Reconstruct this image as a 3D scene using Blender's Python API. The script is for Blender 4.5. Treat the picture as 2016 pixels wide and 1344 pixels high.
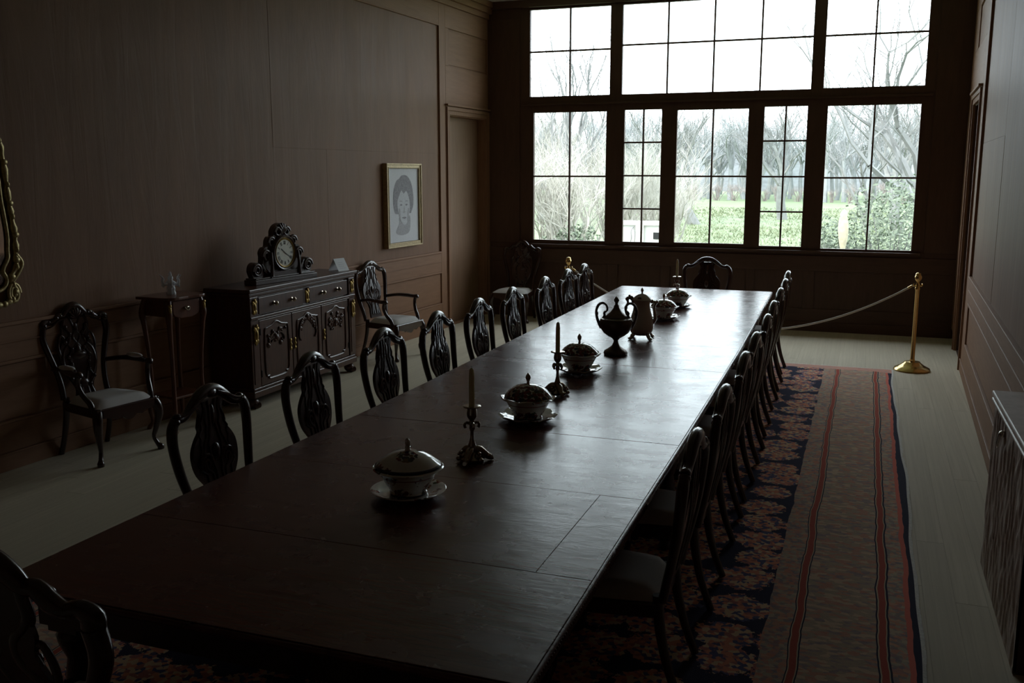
import bpy, math, random
from mathutils import Vector, Matrix, noise
PI = math.pi
for o in list(bpy.data.objects): bpy.data.objects.remove(o, do_unlink=True)
S = bpy.context.scene
COL = S.collection
rnd = random.Random(7)

# ------------------------------------------------------------------ camera
F_PX, CXP, CYP, HOR, VX = 1890.0, 1008.0, 672.0, 340.0, 1712.0
CAM_H = 2.07
pitch = math.atan((CYP - HOR) / F_PX)
yaw = math.atan((VX - CXP) / math.hypot(F_PX, CYP - HOR))
cd = bpy.data.cameras.new('camera'); cam = bpy.data.objects.new('camera', cd); COL.objects.link(cam)
cd.sensor_fit = 'HORIZONTAL'; cd.sensor_width = 36.0; cd.lens = 36.0 * F_PX / 2016.0
cd.clip_start = 0.05; cd.clip_end = 600
cam.location = (0, 0, CAM_H); cam.rotation_euler = (PI / 2 - pitch, 0, yaw)
S.camera = cam

# ------------------------------------------------------------------ world, sun, exposure
W = bpy.data.worlds.new('overcast_sky'); S.world = W; W.use_nodes = True
wn = W.node_tree; bg = wn.nodes['Background']
bg.inputs['Color'].default_value = (0.84, 0.935, 1.0, 1); bg.inputs['Strength'].default_value = 6.4
sd = bpy.data.lights.new('sun', 'SUN'); sd.energy = 5.0; sd.angle = math.radians(6); sd.color = (1, .95, .87)
sun = bpy.data.objects.new('sun', sd); COL.objects.link(sun)
sun.rotation_euler = Vector((0.62, 0.55, -0.62)).to_track_quat('-Z', 'Y').to_euler()
S.view_settings.view_transform = 'Standard'; S.view_settings.look = 'None'
S.view_settings.exposure = 0.0; S.view_settings.gamma = 1.0; S.view_settings.use_curve_mapping = False
# portal at the window wall: tells the sampler where the daylight comes in (emits nothing itself)
pd = bpy.data.lights.new('window_portal', 'AREA'); pd.shape = 'RECTANGLE'; pd.size = 5.3; pd.size_y = 3.35
pd.cycles.is_portal = True
po = bpy.data.objects.new('window_portal', pd); COL.objects.link(po)
po.location = (-1.99, 13.19, 2.71); po.rotation_euler = (-PI / 2, 0, 0)

# ------------------------------------------------------------------ mesh helpers
class G:
    def __init__(s): s.v = []; s.f = []
    def add(s, vs, fs):
        n = len(s.v); s.v += [tuple(p) for p in vs]; s.f += [tuple(i + n for i in f) for f in fs]; return s
    def box(s, x0, x1, y0, y1, z0, z1):
        return s.add([(x0,y0,z0),(x1,y0,z0),(x1,y1,z0),(x0,y1,z0),(x0,y0,z1),(x1,y0,z1),(x1,y1,z1),(x0,y1,z1)],
                     [(3,2,1,0),(4,5,6,7),(0,1,5,4),(1,2,6,5),(2,3,7,6),(3,0,4,7)])
    def frustum(s, c, a0, b0, a1, b1, h):
        x, y, z = c
        return s.add([(x-a0,y-b0,z),(x+a0,y-b0,z),(x+a0,y+b0,z),(x-a0,y+b0,z),(x-a1,y-b1,z+h),(x+a1,y-b1,z+h),(x+a1,y+b1,z+h),(x-a1,y+b1,z+h)],
                     [(3,2,1,0),(4,5,6,7),(0,1,5,4),(1,2,6,5),(2,3,7,6),(3,0,4,7)])
    def lathe(s, prof, n=24, c=(0,0,0), fn=None, sx=1, sy=1):
        vs = []; fs = []
        for r, z in prof:
            for k in range(n):
                a = 2*PI*k/n; rr, zz = (r, z) if fn is None else fn(r, z, a)
                vs.append((c[0]+rr*math.cos(a)*sx, c[1]+rr*math.sin(a)*sy, c[2]+zz))
        for i in range(len(prof)-1):
            for k in range(n):
                k2 = (k+1) % n
                fs.append((i*n+k, i*n+k2, (i+1)*n+k2, (i+1)*n+k))
        if prof[0][0] > 1e-5: fs.append(tuple(range(n-1, -1, -1)))
        if prof[-1][0] > 1e-5: fs.append(tuple((len(prof)-1)*n+k for k in range(n)))
        return s.add(vs, fs)
    def tube(s, pts, rad, n=8, ell=(1,1), up=None, cap=True):
        P = [Vector(p) for p in pts]; m = len(P)
        if not hasattr(rad, '__len__'): rad = [rad]*m
        T = []
        for i in range(m):
            a = P[max(i-1,0)]; b = P[min(i+1,m-1)]; d = b-a
            T.append(d.normalized() if d.length > 1e-9 else Vector((0,0,1)))
        u = Vector(up) if up else (Vector((0,0,1)) if abs(T[0].z) < .9 else Vector((1,0,0)))
        vs = []; fs = []
        for i in range(m):
            t = T[i]; u = (u - t*u.dot(t))
            if u.length < 1e-6: u = t.orthogonal()
            u.normalize(); w = t.cross(u)
            for k in range(n):
                a = 2*PI*k/n
                vs.append(P[i] + u*(math.cos(a)*rad[i]*ell[0]) + w*(math.sin(a)*rad[i]*ell[1]))
        for i in range(m-1):
            for k in range(n):
                k2 = (k+1) % n; fs.append((i*n+k, i*n+k2, (i+1)*n+k2, (i+1)*n+k))
        if cap: fs.append(tuple(range(n-1,-1,-1))); fs.append(tuple((m-1)*n+k for k in range(n)))
        return s.add(vs, fs)
    def ball(s, c, r, nu=10, nv=6):
        if not hasattr(r, '__len__'): r = (r,r,r)
        prof = [(math.sin(PI*i/nv), -math.cos(PI*i/nv)) for i in range(nv+1)]
        prof[0] = (0,-1); prof[-1] = (0,1)
        vs = []; fs = []
        for q, z in prof:
            for k in range(nu):
                a = 2*PI*k/nu; vs.append((c[0]+q*math.cos(a)*r[0], c[1]+q*math.sin(a)*r[1], c[2]+z*r[2]))
        for i in range(nv):
            for k in range(nu):
                k2=(k+1)%nu; fs.append((i*nu+k,i*nu+k2,(i+1)*nu+k2,(i+1)*nu+k))
        return s.add(vs, fs)
    def plate(s, outline, f0, f1):
        """closed 2-D outline; f0/f1 map (a,b) to the two faces"""
        n = len(outline)
        s.add([f0(a,b) for a,b in outline]+[f1(a,b) for a,b in outline],
              [tuple(range(n-1,-1,-1)), tuple(range(n,2*n))]+[(i,(i+1)%n,n+(i+1)%n,n+i) for i in range(n)])
        return s
    def xform(s, M, start=0):
        s.v = s.v[:start]+[tuple(M @ Vector(p)) for p in s.v[start:]]; return s

def catmull(pts, k=6, closed=False):
    P = [Vector(p) for p in pts]; n = len(P); out = []
    rng = range(n if closed else n-1)
    for i in rng:
        p0 = P[(i-1)%n] if closed else P[max(i-1,0)]; p1 = P[i]; p2 = P[(i+1)%n]
        p3 = P[(i+2)%n] if closed else P[min(i+2,n-1)]
        for j in range(k):
            t = j/k
            out.append(0.5*((2*p1)+(p2-p0)*t+(2*p0-5*p1+4*p2-p3)*t*t+(3*p1-p0-3*p2+p3)*t**3))
    if not closed: out.append(P[-1].copy())
    return out
def lerp_list(vals, m):
    out = []
    for i in range(m):
        t = i/(m-1)*(len(vals)-1); k = min(int(t), len(vals)-2); out.append(vals[k]+(vals[k+1]-vals[k])*(t-k))
    return out

def ob(name, g, mat, parent=None, smooth=True, bev=0, sub=0, loc=None, rot=None):
    me = bpy.data.meshes.new(name); me.from_pydata(g.v, [], g.f); me.validate(); me.update()
    if mat: me.materials.append(M[mat])
    o = bpy.data.objects.new(name, me); COL.objects.link(o)
    if smooth:
        me.polygons.foreach_set('use_smooth', [True]*len(me.polygons))
        try: me.set_sharp_from_angle(angle=math.radians(48))
        except Exception: pass
    if bev:
        b = o.modifiers.new('bevel', 'BEVEL'); b.width = bev; b.segments = 2; b.limit_method = 'ANGLE'; b.angle_limit = math.radians(40)
    if sub:
        b = o.modifiers.new('subsurf', 'SUBSURF'); b.levels = sub; b.render_levels = sub
    if parent: o.parent = parent
    if loc: o.location = loc
    if rot: o.rotation_euler = rot
    return o
def tag(o, label=None, cat=None, group=None, kind=None):
    if label: o['label'] = label
    if cat: o['category'] = cat
    if group: o['group'] = group
    if kind: o['kind'] = kind
    return o
def thing(name, loc=(0,0,0), rz=0, label=None, cat=None, group=None):
    o = bpy.data.objects.new(name, None); COL.objects.link(o); o.empty_display_size = .1
    o.location = loc; o.rotation_euler = (0,0,rz); return tag(o, label, cat, group)
def dup(o, loc, rz=0, label=None, scale=None, parent=None):
    c = o.copy(); COL.objects.link(c)
    if parent is None:
        c.location = loc; c.rotation_euler = (0,0,rz)
        if label: c['label'] = label
        if scale: c.scale = scale
    else: c.parent = parent
    for ch in list(o.children): dup(ch, None, parent=c)
    return c

# ------------------------------------------------------------------ materials
M = {}
def new_mat(name):
    m = bpy.data.materials.new(name); m.use_nodes = True; M[name] = m
    nt = m.node_tree; return m, nt, nt.nodes['Principled BSDF']
def nd(nt, typ, **kw):
    n = nt.nodes.new(typ)
    for k, v in kw.items(): setattr(n, k, v)
    return n
def ramp(nt, fac, stops, interp='LINEAR'):
    r = nd(nt, 'ShaderNodeValToRGB'); e = r.color_ramp.elements; r.color_ramp.interpolation = interp
    e[0].position, e[0].color = stops[0][0], (*stops[0][1], 1); e[1].position, e[1].color = stops[-1][0], (*stops[-1][1], 1)
    for p, c in stops[1:-1]:
        q = e.new(p); q.color = (*c, 1)
    nt.links.new(fac, r.inputs['Fac']); return r.outputs['Color']
def obj_coords(nt, scale=(1,1,1)):
    t = nd(nt, 'ShaderNodeTexCoord'); mp = nd(nt, 'ShaderNodeMapping'); mp.inputs['Scale'].default_value = scale
    nt.links.new(t.outputs['Object'], mp.inputs['Vector']); return mp.outputs['Vector']
def nz(nt, vec, scale, detail=4, rough=.55, dist=0):
    n = nd(nt, 'ShaderNodeTexNoise'); n.inputs['Scale'].default_value = scale; n.inputs['Detail'].default_value = detail
    n.inputs['Roughness'].default_value = rough; n.inputs['Distortion'].default_value = dist
    nt.links.new(vec, n.inputs['Vector']); return n.outputs['Fac']
def bump(nt, b, h, strength, dist=.01):
    n = nd(nt, 'ShaderNodeBump'); n.inputs['Strength'].default_value = strength; n.inputs['Distance'].default_value = dist
    nt.links.new(h, n.inputs['Height']); nt.links.new(n.outputs['Normal'], b.inputs['Normal'])
def mixc(nt, fac, a, b, mode='MIX'):
    n = nd(nt, 'ShaderNodeMix', data_type='RGBA', blend_type=mode)
    for key, v in ((0, fac), (6, a), (7, b)):
        if hasattr(v, 'is_linked') or hasattr(v, 'links'): nt.links.new(v, n.inputs[key])
        else: n.inputs[key].default_value = v if key == 0 else (*v, 1)
    return n.outputs[2]
def mth(nt, op, a, b=None, c=None):
    n = nd(nt, 'ShaderNodeMath', operation=op)
    for i, v in enumerate((a, b, c)):
        if v is None: continue
        if hasattr(v, 'links'): nt.links.new(v, n.inputs[i])
        else: n.inputs[i].default_value = v
    return n.outputs[0]

def wood(name, dark, light, rough=.35, scale=(14,14,1.2), nscale=4, coat=0, bmp=.08, coat_rough=.1, spec=.5):
    m, nt, b = new_mat(name); v = obj_coords(nt, scale)
    f = nz(nt, v, nscale, 6, .6, .6)
    nt.links.new(ramp(nt, f, [(.3, dark), (.7, light)]), b.inputs['Base Color'])
    b.inputs['Roughness'].default_value = rough; b.inputs['Coat Weight'].default_value = coat; b.inputs['Coat Roughness'].default_value = coat_rough
    b.inputs['Specular IOR Level'].default_value = spec
    if bmp: bump(nt, b, f, bmp, .004)
def plain(name, col, rough=.5, metal=0, coat=0, var=0, vs=30, spec=.5, bmp=0):
    m, nt, b = new_mat(name); b.inputs['Roughness'].default_value = rough; b.inputs['Metallic'].default_value = metal
    b.inputs['Coat Weight'].default_value = coat; b.inputs['Specular IOR Level'].default_value = spec
    f = nz(nt, obj_coords(nt), vs, 4)
    lo = tuple(c*(1-var) for c in col); hi = tuple(min(1,c*(1+var)) for c in col)
    nt.links.new(ramp(nt, f, [(.3, lo), (.7, hi)]), b.inputs['Base Color'])
    if bmp: bump(nt, b, f, bmp, .004)

wood('wall_wood', (.245,.128,.072), (.30,.162,.094), .6, (9,1.0,9), 3, bmp=.05, spec=.25)
wood('wall_wood_vertical', (.245,.128,.072), (.30,.162,.094), .6, (9,9,1.0), 3, bmp=.05, spec=.25)
def wall_sheet(name, c):
    m, nt, b = new_mat(name); v = obj_coords(nt)
    f = nz(nt, obj_coords(nt, (1,2.2,.5)), 1.3, 5, .6, 1.0); f2 = nz(nt, v, 150, 2)
    f3 = nz(nt, obj_coords(nt, (1,6,.7)), 1.0, 4, .6, 1.5)
    col = ramp(nt, f, [(.3, tuple(x*.88 for x in c)), (.7, tuple(x*1.1 for x in c))])
    nt.links.new(col, b.inputs['Base Color'])
    r = nd(nt, 'ShaderNodeMapRange'); r.inputs[3].default_value = .50; r.inputs[4].default_value = .64; b.inputs['Specular IOR Level'].default_value = .22
    nt.links.new(f3, r.inputs[0]); nt.links.new(r.outputs[0], b.inputs['Roughness'])
    n1 = nd(nt, 'ShaderNodeBump'); n1.inputs['Strength'].default_value = .16; n1.inputs['Distance'].default_value = .02
    nt.links.new(f3, n1.inputs['Height'])
    n2 = nd(nt, 'ShaderNodeBump'); n2.inputs['Strength'].default_value = .06; n2.inputs['Distance'].default_value = .003
    nt.links.new(f2, n2.inputs['Height']); nt.links.new(n1.outputs['Normal'], n2.inputs['Normal']); nt.links.new(n2.outputs['Normal'], b.inputs['Normal'])
wall_sheet('wall_sheet', (.225,.118,.066))
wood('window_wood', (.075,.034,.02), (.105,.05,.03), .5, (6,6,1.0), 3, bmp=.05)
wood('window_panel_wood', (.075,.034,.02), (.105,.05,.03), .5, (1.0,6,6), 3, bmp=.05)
plain('ceiling_paint', (.74,.72,.67), .8, var=.04, vs=2)
def floor_mat():
    m, nt, b = new_mat('floor_plank'); v = obj_coords(nt, (10,.8,10))
    oi = nd(nt, 'ShaderNodeObjectInfo')
    f = nz(nt, v, 3, 6, .6, 1.2); g2 = nz(nt, obj_coords(nt), 2.0, 5)
    c = ramp(nt, f, [(.25,(.56,.49,.375)),(.6,(.68,.60,.47)),(.8,(.74,.66,.52))])
    c = mixc(nt, mth(nt,'MULTIPLY',g2,.35), c, (.42,.38,.30))
    br = nd(nt, 'ShaderNodeHueSaturation'); nt.links.new(c, br.inputs['Color'])
    nt.links.new(mth(nt,'MULTIPLY_ADD',oi.outputs['Random'],.06,.96), br.inputs['Value'])
    nt.links.new(br.outputs['Color'], b.inputs['Base Color']); b.inputs['Roughness'].default_value = .7; b.inputs['Specular IOR Level'].default_value = .1; bump(nt, b, f, .08, .004)
floor_mat()
wood('chair_wood', (.018,.005,.003), (.045,.013,.007), .27, (18,18,3), 3, coat=.5, bmp=.05, coat_rough=.12)
wood('sideboard_wood', (.045,.015,.008), (.095,.034,.018), .36, (12,12,2), 3, coat=.15, bmp=.05)
wood('stand_wood', (.09,.028,.012), (.17,.055,.024), .36, (12,12,2), 3, coat=.2, bmp=.05)
wood('clock_wood', (.05,.03,.026), (.085,.055,.048), .33, (14,14,3), 3, coat=.4, bmp=.05)
wood('cabinet_wood', (.46,.36,.305), (.60,.48,.42), .5, (5,5,18), 3, coat=.1, bmp=.08)
wood('door_wood', (.26,.15,.088), (.32,.19,.115), .6, (9,9,.7), 3, bmp=.05)
def table_mat():
    m, nt, b = new_mat('table_wood'); v = obj_coords(nt, (1.2,14,14))
    f = nz(nt, v, 2.5, 8, .65, 1.5); g2 = nz(nt, obj_coords(nt), 5, 4, .6, .4)
    c = ramp(nt, f, [(.3,(.065,.016,.010)),(.7,(.115,.030,.017))])
    nt.links.new(c, b.inputs['Base Color'])
    r = nd(nt, 'ShaderNodeMapRange'); r.inputs[1].default_value = .3; r.inputs[2].default_value = .75; r.inputs[3].default_value = .225; r.inputs[4].default_value = .31
    nt.links.new(g2, r.inputs[0]); nt.links.new(r.outputs[0], b.inputs['Roughness'])
    n1 = nd(nt, 'ShaderNodeBump'); n1.inputs['Strength'].default_value = .10; n1.inputs['Distance'].default_value = .004
    nt.links.new(f, n1.inputs['Height'])
    n2 = nd(nt, 'ShaderNodeBump'); n2.inputs['Strength'].default_value = .12; n2.inputs['Distance'].default_value = .01
    nt.links.new(nz(nt, obj_coords(nt, (1,1.6,1)), 7, 3), n2.inputs['Height']); nt.links.new(n1.outputs['Normal'], n2.inputs['Normal'])
    nt.links.new(n2.outputs['Normal'], b.inputs['Normal'])
    b.inputs['Specular IOR Level'].default_value = .48
table_mat()
plain('seat_fabric', (.62,.59,.58), .9, var=.05, vs=300, bmp=.15)
plain('brass', (.78,.56,.24), .2, 1, var=.08, vs=20)
plain('gilt', (.42,.29,.10), .45, .9, var=.25, vs=40, bmp=.2)
plain('old_gilt', (.50,.40,.20), .5, .8, var=.3, vs=50, bmp=.3)
plain('silver', (.62,.58,.52), .22, 1, var=.12, vs=30)
plain('bronze', (.36,.30,.24), .25, 1, var=.25, vs=40)
plain('pewter', (.16,.13,.11), .38, .9, var=.2, vs=20)
plain('candle_wax', (.90,.84,.58), .5, var=.03)
M['candle_wax'].node_tree.nodes['Principled BSDF'].inputs['Subsurface Weight'].default_value = .6
M['candle_wax'].node_tree.nodes['Principled BSDF'].inputs['Subsurface Radius'].default_value = (.03,.02,.01)
plain('frame_gilt', (.45,.34,.18), .45, .3, var=.2, vs=40)
plain('wick', (.03,.03,.03), .9)
plain('paper', (.72,.72,.76), .9, var=.03, vs=60)
plain('graphite_dark', (.34,.33,.36), .9, var=.25, vs=60)
plain('graphite_mid', (.47,.46,.49), .9, var=.15, vs=60)
plain('graphite_light', (.64,.64,.68), .9, var=.08, vs=60)
plain('card_white', (.85,.86,.88), .8, var=.02)
plain('dial', (.72,.71,.62), .5, var=.05)
plain('ink', (.02,.02,.02), .6)
plain('iron', (.02,.02,.02), .4, .6)
plain('rope', (.72,.68,.62), .85, var=.12, vs=200, bmp=.3)
plain('fringe', (.75,.73,.70), .95, var=.15, vs=80)
plain('white_paint', (.5,.49,.46), .7, var=.06, vs=6)
plain('cream_wrap', (.38,.33,.24), .9, var=.15, vs=14, bmp=.5)
plain('bark_pale', (.38,.36,.32), .9, var=.2, vs=8)
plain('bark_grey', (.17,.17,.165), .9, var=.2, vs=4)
plain('bark_far_hazed', (.24,.25,.255), .9, var=.15, vs=2)  # distance haze is put into the colour: bark made paler, no volume
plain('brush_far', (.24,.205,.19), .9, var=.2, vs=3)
plain('leaf_green', (.115,.14,.095), .6, var=.35, vs=3)
plain('dry_grass', (.15,.17,.10), .9, var=.2, vs=3)
plain('wood_slope', (.10,.108,.11), .95, var=.22, vs=.9)
plain('mirror_glass', (.75,.75,.75), .05, 1)
def lawn_mat():
    m, nt, b = new_mat('lawn'); v = obj_coords(nt)
    f = nz(nt, v, .35, 8, .65); f2 = nz(nt, v, 3.0, 6, .7)
    c = ramp(nt, f, [(.3,(.12,.165,.08)),(.55,(.15,.205,.10)),(.75,(.18,.20,.12))])
    c = mixc(nt, mth(nt,'MULTIPLY',f2,.5), c, (.10,.12,.07))
    nt.links.new(c, b.inputs['Base Color']); b.inputs['Roughness'].default_value = .95
lawn_mat()
def glass_mat():
    m, nt, b = new_mat('pane_glass'); nt.nodes.remove(b); out = nt.nodes['Material Output']
    t = nd(nt, 'ShaderNodeBsdfTransparent'); t.inputs[0].default_value = (.97,.985,.98,1)
    gl = nd(nt, 'ShaderNodeBsdfGlossy'); gl.inputs['Roughness'].default_value = .02
    fr = nd(nt, 'ShaderNodeLayerWeight'); fr.inputs['Blend'].default_value = .5
    fac = mth(nt, 'MULTIPLY_ADD', mth(nt, 'POWER', fr.outputs['Facing'], 5.0), .5, .03)
    mx = nd(nt, 'ShaderNodeMixShader'); nt.links.new(fac, mx.inputs[0]); nt.links.new(t.outputs[0], mx.inputs[1]); nt.links.new(gl.outputs[0], mx.inputs[2])
    nt.links.new(mx.outputs[0], out.inputs['Surface'])
glass_mat()
m, nt, b = new_mat('crystal'); b.inputs['Base Color'].default_value = (.95,.97,1,1); b.inputs['Roughness'].default_value = .2; b.inputs['Transmission Weight'].default_value = .35; b.inputs['IOR'].default_value = 1.5
def porcelain(name, bands, flower=.55):
    """bands: [(z0,z1,color)] painted rings; sprays of painted flowers"""
    m, nt, b = new_mat(name); t = nd(nt, 'ShaderNodeTexCoord'); v = t.outputs['Object']
    sx = nd(nt, 'ShaderNodeSeparateXYZ'); nt.links.new(v, sx.inputs[0])
    big = nd(nt, 'ShaderNodeTexVoronoi'); big.inputs['Scale'].default_value = 11; nt.links.new(v, big.inputs['Vector'])
    small = nd(nt, 'ShaderNodeTexVoronoi'); small.inputs['Scale'].default_value = 58; nt.links.new(v, small.inputs['Vector'])
    ns = nz(nt, v, 45, 4, .6)
    reg = mth(nt, 'LESS_THAN', mth(nt, 'MULTIPLY_ADD', ns, .45, big.outputs['Distance']), flower)
    petal = mth(nt, 'LESS_THAN', small.outputs['Distance'], .7)
    msk = mth(nt, 'MULTIPLY', reg, petal)
    sc = nd(nt, 'ShaderNodeSeparateColor'); nt.links.new(small.outputs['Color'], sc.inputs[0])
    fc = ramp(nt, sc.outputs[0], [(0,(.20,.03,.028)),(.42,(.055,.065,.035)),(.62,(.10,.03,.03)),(.8,(.03,.03,.08)),(.92,(.26,.16,.06))], 'CONSTANT')
    c = mixc(nt, msk, (.78,.76,.71), fc)
    for z0, z1, col in bands:
        k = mth(nt, 'MULTIPLY', mth(nt,'GREATER_THAN',sx.outputs[2],z0), mth(nt,'LESS_THAN',sx.outputs[2],z1))
        c = mixc(nt, k, c, col)
    nt.links.new(c, b.inputs['Base Color']); b.inputs['Roughness'].default_value = .12; b.inputs['Coat Weight'].default_value = .3
NAVY = (.008,.010,.05)
porcelain('porcelain_bowl', [(.012,.022,NAVY),(.098,.103,(.25,.03,.03))], .66)
porcelain('porcelain_lid', [(.137,.150,NAVY)], .70)
porcelain('porcelain_plate', [], .5)
porcelain('porcelain_dark_lid', [], 1.6)
porcelain('porcelain_plain', [], .40)

# ------------------------------------------------------------------ room shell
KW, KL = .03, .045; AW, AL = -math.atan(KW), -math.atan(KL)                       # both long walls run a touch off the table's axis
def XL(y): return -5.82 + KL*y
def XR(y): return .715 + KW*y
YF, YB, ZC = 13.2, -2.2, 4.43

# floor: sub-floor plus boards
flo = ob('floor', G().box(-6.2, 1.8, YB-.3, YF+.07, -.30, -.02), 'floor_plank', smooth=False); tag(flo, 'pale grey-beige wooden plank floor of the dining room', 'floor', kind='structure')
PW = .145
pl_mesh = None
nrow = 0
x = -5.86
while x < 1.2:
    ys = [YB]; yy = YB + rnd.uniform(2.5, 5.5)
    while yy < YF - 2: ys.append(yy); yy += 4.2
    ys.append(YF)
    for a, bb in zip(ys[:-1], ys[1:]):
        if pl_mesh is None:
            o = ob('plank', G().box(-PW/2+.0004, PW/2-.0004, 0, 1, -.02, 0), 'floor_plank', flo, smooth=False); pl_mesh = o.data
        else:
            o = bpy.data.objects.new('plank', pl_mesh); COL.objects.link(o); o.parent = flo
        o.location = (x + PW/2, a+.0015, rnd.uniform(-.0003, 0)); o.scale = (1, bb-a-.003, 1)
    x += PW; nrow += 1

cei = ob('ceiling', G().box(-6.2, 1.8, YB-.3, YF+.07, ZC, ZC+.25), 'ceiling_paint', smooth=False); tag(cei, 'plain pale plaster ceiling', 'ceiling', kind='structure')
wb = ob('wall_back', G().box(-6.2, 1.8, YB-.25, YB, -.02, ZC), 'wall_wood_vertical', smooth=False); tag(wb, 'wood-panelled wall behind the viewer', 'wall', kind='structure')

def long_wall(side):
    """side -1: left wall, +1: right wall.  local frame: y along the wall, x = 0 on the face, room at -side*x"""
    s = side; nm = 'left' if s < 0 else 'right'
    x0 = XL(0) if s < 0 else XR(0)
    AW_ = AL if s < 0 else AW
    d0, d1 = (11.95, 13.12) if s < 0 else (11.15, 12.3)          # door opening
    st0 = 11.67 if s < 0 else 10.62                              # where the big field ends
    zd = 2.826
    dz = 0 if s < 0 else -.0
    def bx(g, dep0, dep1, y0, y1, z0, z1):                       # dep = how far into the room
        a, b_ = sorted((-s*dep0, -s*dep1)); return g.box(a, b_, y0, y1, z0, z1)
    g = G(); T = -.32
    bx(g, T, 0, YB-.1, d0, -.02, ZC); bx(g, T, 0, d1, YF+.07, -.02, ZC); bx(g, T, 0, d0, d1, zd, ZC)
    w = ob('wall_'+nm, g, 'wall_wood_vertical', smooth=False, loc=(x0,0,0), rot=(0,0,AW_))
    tag(w, 'brown wood-panelled %s wall with tall fields above a low dado' % nm, 'wall', kind='structure')
    # sheets of the tall field
    z0, z1 = 1.045, 3.925
    if s < 0: sheets = [(YB,2.1,z0,z1,.004),(2.1,5.95,z0,z1,.005),(5.95,8.13,z0,z1,.004),(8.13,st0,2.313,z1,.006),(8.13,9.05,z0,2.313,.0042),(9.05,st0,z0,2.313,.005)]
    else: sheets = [(YB,3.4,z0,z1,.004),(3.4,6.1,z0,z1,.006),(6.1,8.4,z0,z1,.003),(8.4,st0,z0,2.35,.005),(8.4,st0,2.353,z1,.0035)]
    for a, b_, c, d, t in sheets: ob('panel', bx(G(),0,t,a,b_,c,d), 'wall_sheet', w, smooth=False, bev=.0012)
    # rails and stiles standing proud of the fields
    P = .022
    def piece(n, *a, mat='wall_wood', bev=.004): return ob(n, bx(G(), *a), mat, w, smooth=False, bev=bev)
    piece('stile', 0, P, st0, d0-.10, .13, 4.2, mat='wall_wood_vertical')
    piece('rail', 0, P, YB, st0, .775, 1.02); piece('rail', 0, P, YB, st0, .13, .335); piece('rail', 0, P, YB, st0, 3.93, 4.2)
    piece('chair_rail_moulding', 0, P+.014, YB, st0+.004, 1.02, 1.045); piece('moulding', 0, P+.008, YB, st0+.004, .90, .908)
    piece('moulding', 0, P+.006, YB, st0, .752, .775); piece('moulding', 0, P+.006, YB, st0, .335, .352)
    piece('moulding', 0, P+.008, st0-.012, st0+.004, 1.045, 3.93, mat='wall_wood_vertical'); piece('moulding', 0, P+.008, YB, st0, 3.918, 3.932)
    piece('dado_panel', 0, .006, YB, st0, .36, .745)
    # over the door
    e1 = d1 + (.05 if s < 0 else .04); yend = YF
    piece('rail', 0, P, d0-.10, yend, 3.92, 4.2); piece('rail', 0, P, d0-.10, yend, 2.96, 3.445)
    piece('stile', 0, P, d0-.10, d0, 3.445, 3.92, mat='wall_wood_vertical'); piece('stile', 0, P, e1, yend, 3.445, 3.92, mat='wall_wood_vertical')
    piece('overdoor_panel', 0, .010, d0+.02, e1-.02, 3.465, 3.90)
    piece('stile', 0, P, d1+.09, yend, .13, 2.96, mat='wall_wood_vertical')
    piece('cornice', 0, .05, YB, yend, 4.2, 4.27); piece('cornice', 0, .09, YB, yend, 4.27, 4.35); piece('cornice', 0, .12, YB, yend, 4.35, ZC)
    bs = ob('baseboard_'+nm, bx(bx(G(),0,.03,YB,d0-.09,0,.115),0,.036,YB,d0-.09,.115,.13), 'wall_wood', smooth=False, loc=(x0,0,0), rot=(0,0,AW_), bev=.004)
    tag(bs, 'brown wooden baseboard running along the %s wall' % nm, 'baseboard', kind='structure')
    # door with casing, recessed leaf
    dn = 'door_1' if s < 0 else 'door_2'
    dm = 'door_wood' if s < 0 else 'window_wood'
    dep = -.11 if s < 0 else -.26
    dl = ob(dn, bx(G(), dep-.05, dep, d0+.012, d1-.012, .01, zd-.012), dm, smooth=False, bev=.003, loc=(x0,0,0), rot=(0,0,AW_))
    tag(dl, 'flat brown door set deep in its frame beside the window wall' if s < 0 else 'dark door deep in the narrow doorway of the right wall', 'door', kind='structure')
    cg = G()
    for k, (o1, o2, dd) in enumerate(((.0,.055,.030),(.055,.10,.045),(.10,.112,.03))):
        bx(cg, 0, dd, d0-o2, d0-o1, 0, zd+o1); bx(cg, 0, dd, d1+o1, d1+o2, 0, zd+o1); bx(cg, 0, dd, d0-o2, d1+o2, zd+o1, zd+o2)
    bx(cg, 0, .065, d0-.125, d1+.125, zd+.112, zd+.135)
    ob('casing', cg, 'wall_wood_vertical', dl, smooth=False, bev=.002)
    jg = G(); bx(jg, T+.02, .0, d0, d0+.012, 0, zd); bx(jg, T+.02, 0, d1-.012, d1, 0, zd); bx(jg, T+.02, 0, d0, d1, zd-.012, zd)
    bx(jg, T+.02, 0, d0, d1, 0, .01)
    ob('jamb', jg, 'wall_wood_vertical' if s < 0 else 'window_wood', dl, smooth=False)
    if s < 0:
        kg = G(); X = -s*(dep+.0)
        kg.lathe([(.0,0),(.022,0),(.022,.004),(.009,.008),(.008,.03),(.02,.036),(.024,.05),(.016,.062),(0,.065)], 14)
        kg.xform(Matrix.Translation((X, d0+.075, 1.22)) @ Matrix.Rotation(PI/2, 4, 'Y'))
        ob('knob', kg, 'brass', dl)
        pg = bx(G(), dep, dep+.004, d0+.055, d0+.095, 1.10, 1.30); ob('lock_plate', pg, 'brass', dl, smooth=False)
    # blocks the outside behind the door
    return w
long_wall(-1); long_wall(1)

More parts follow.
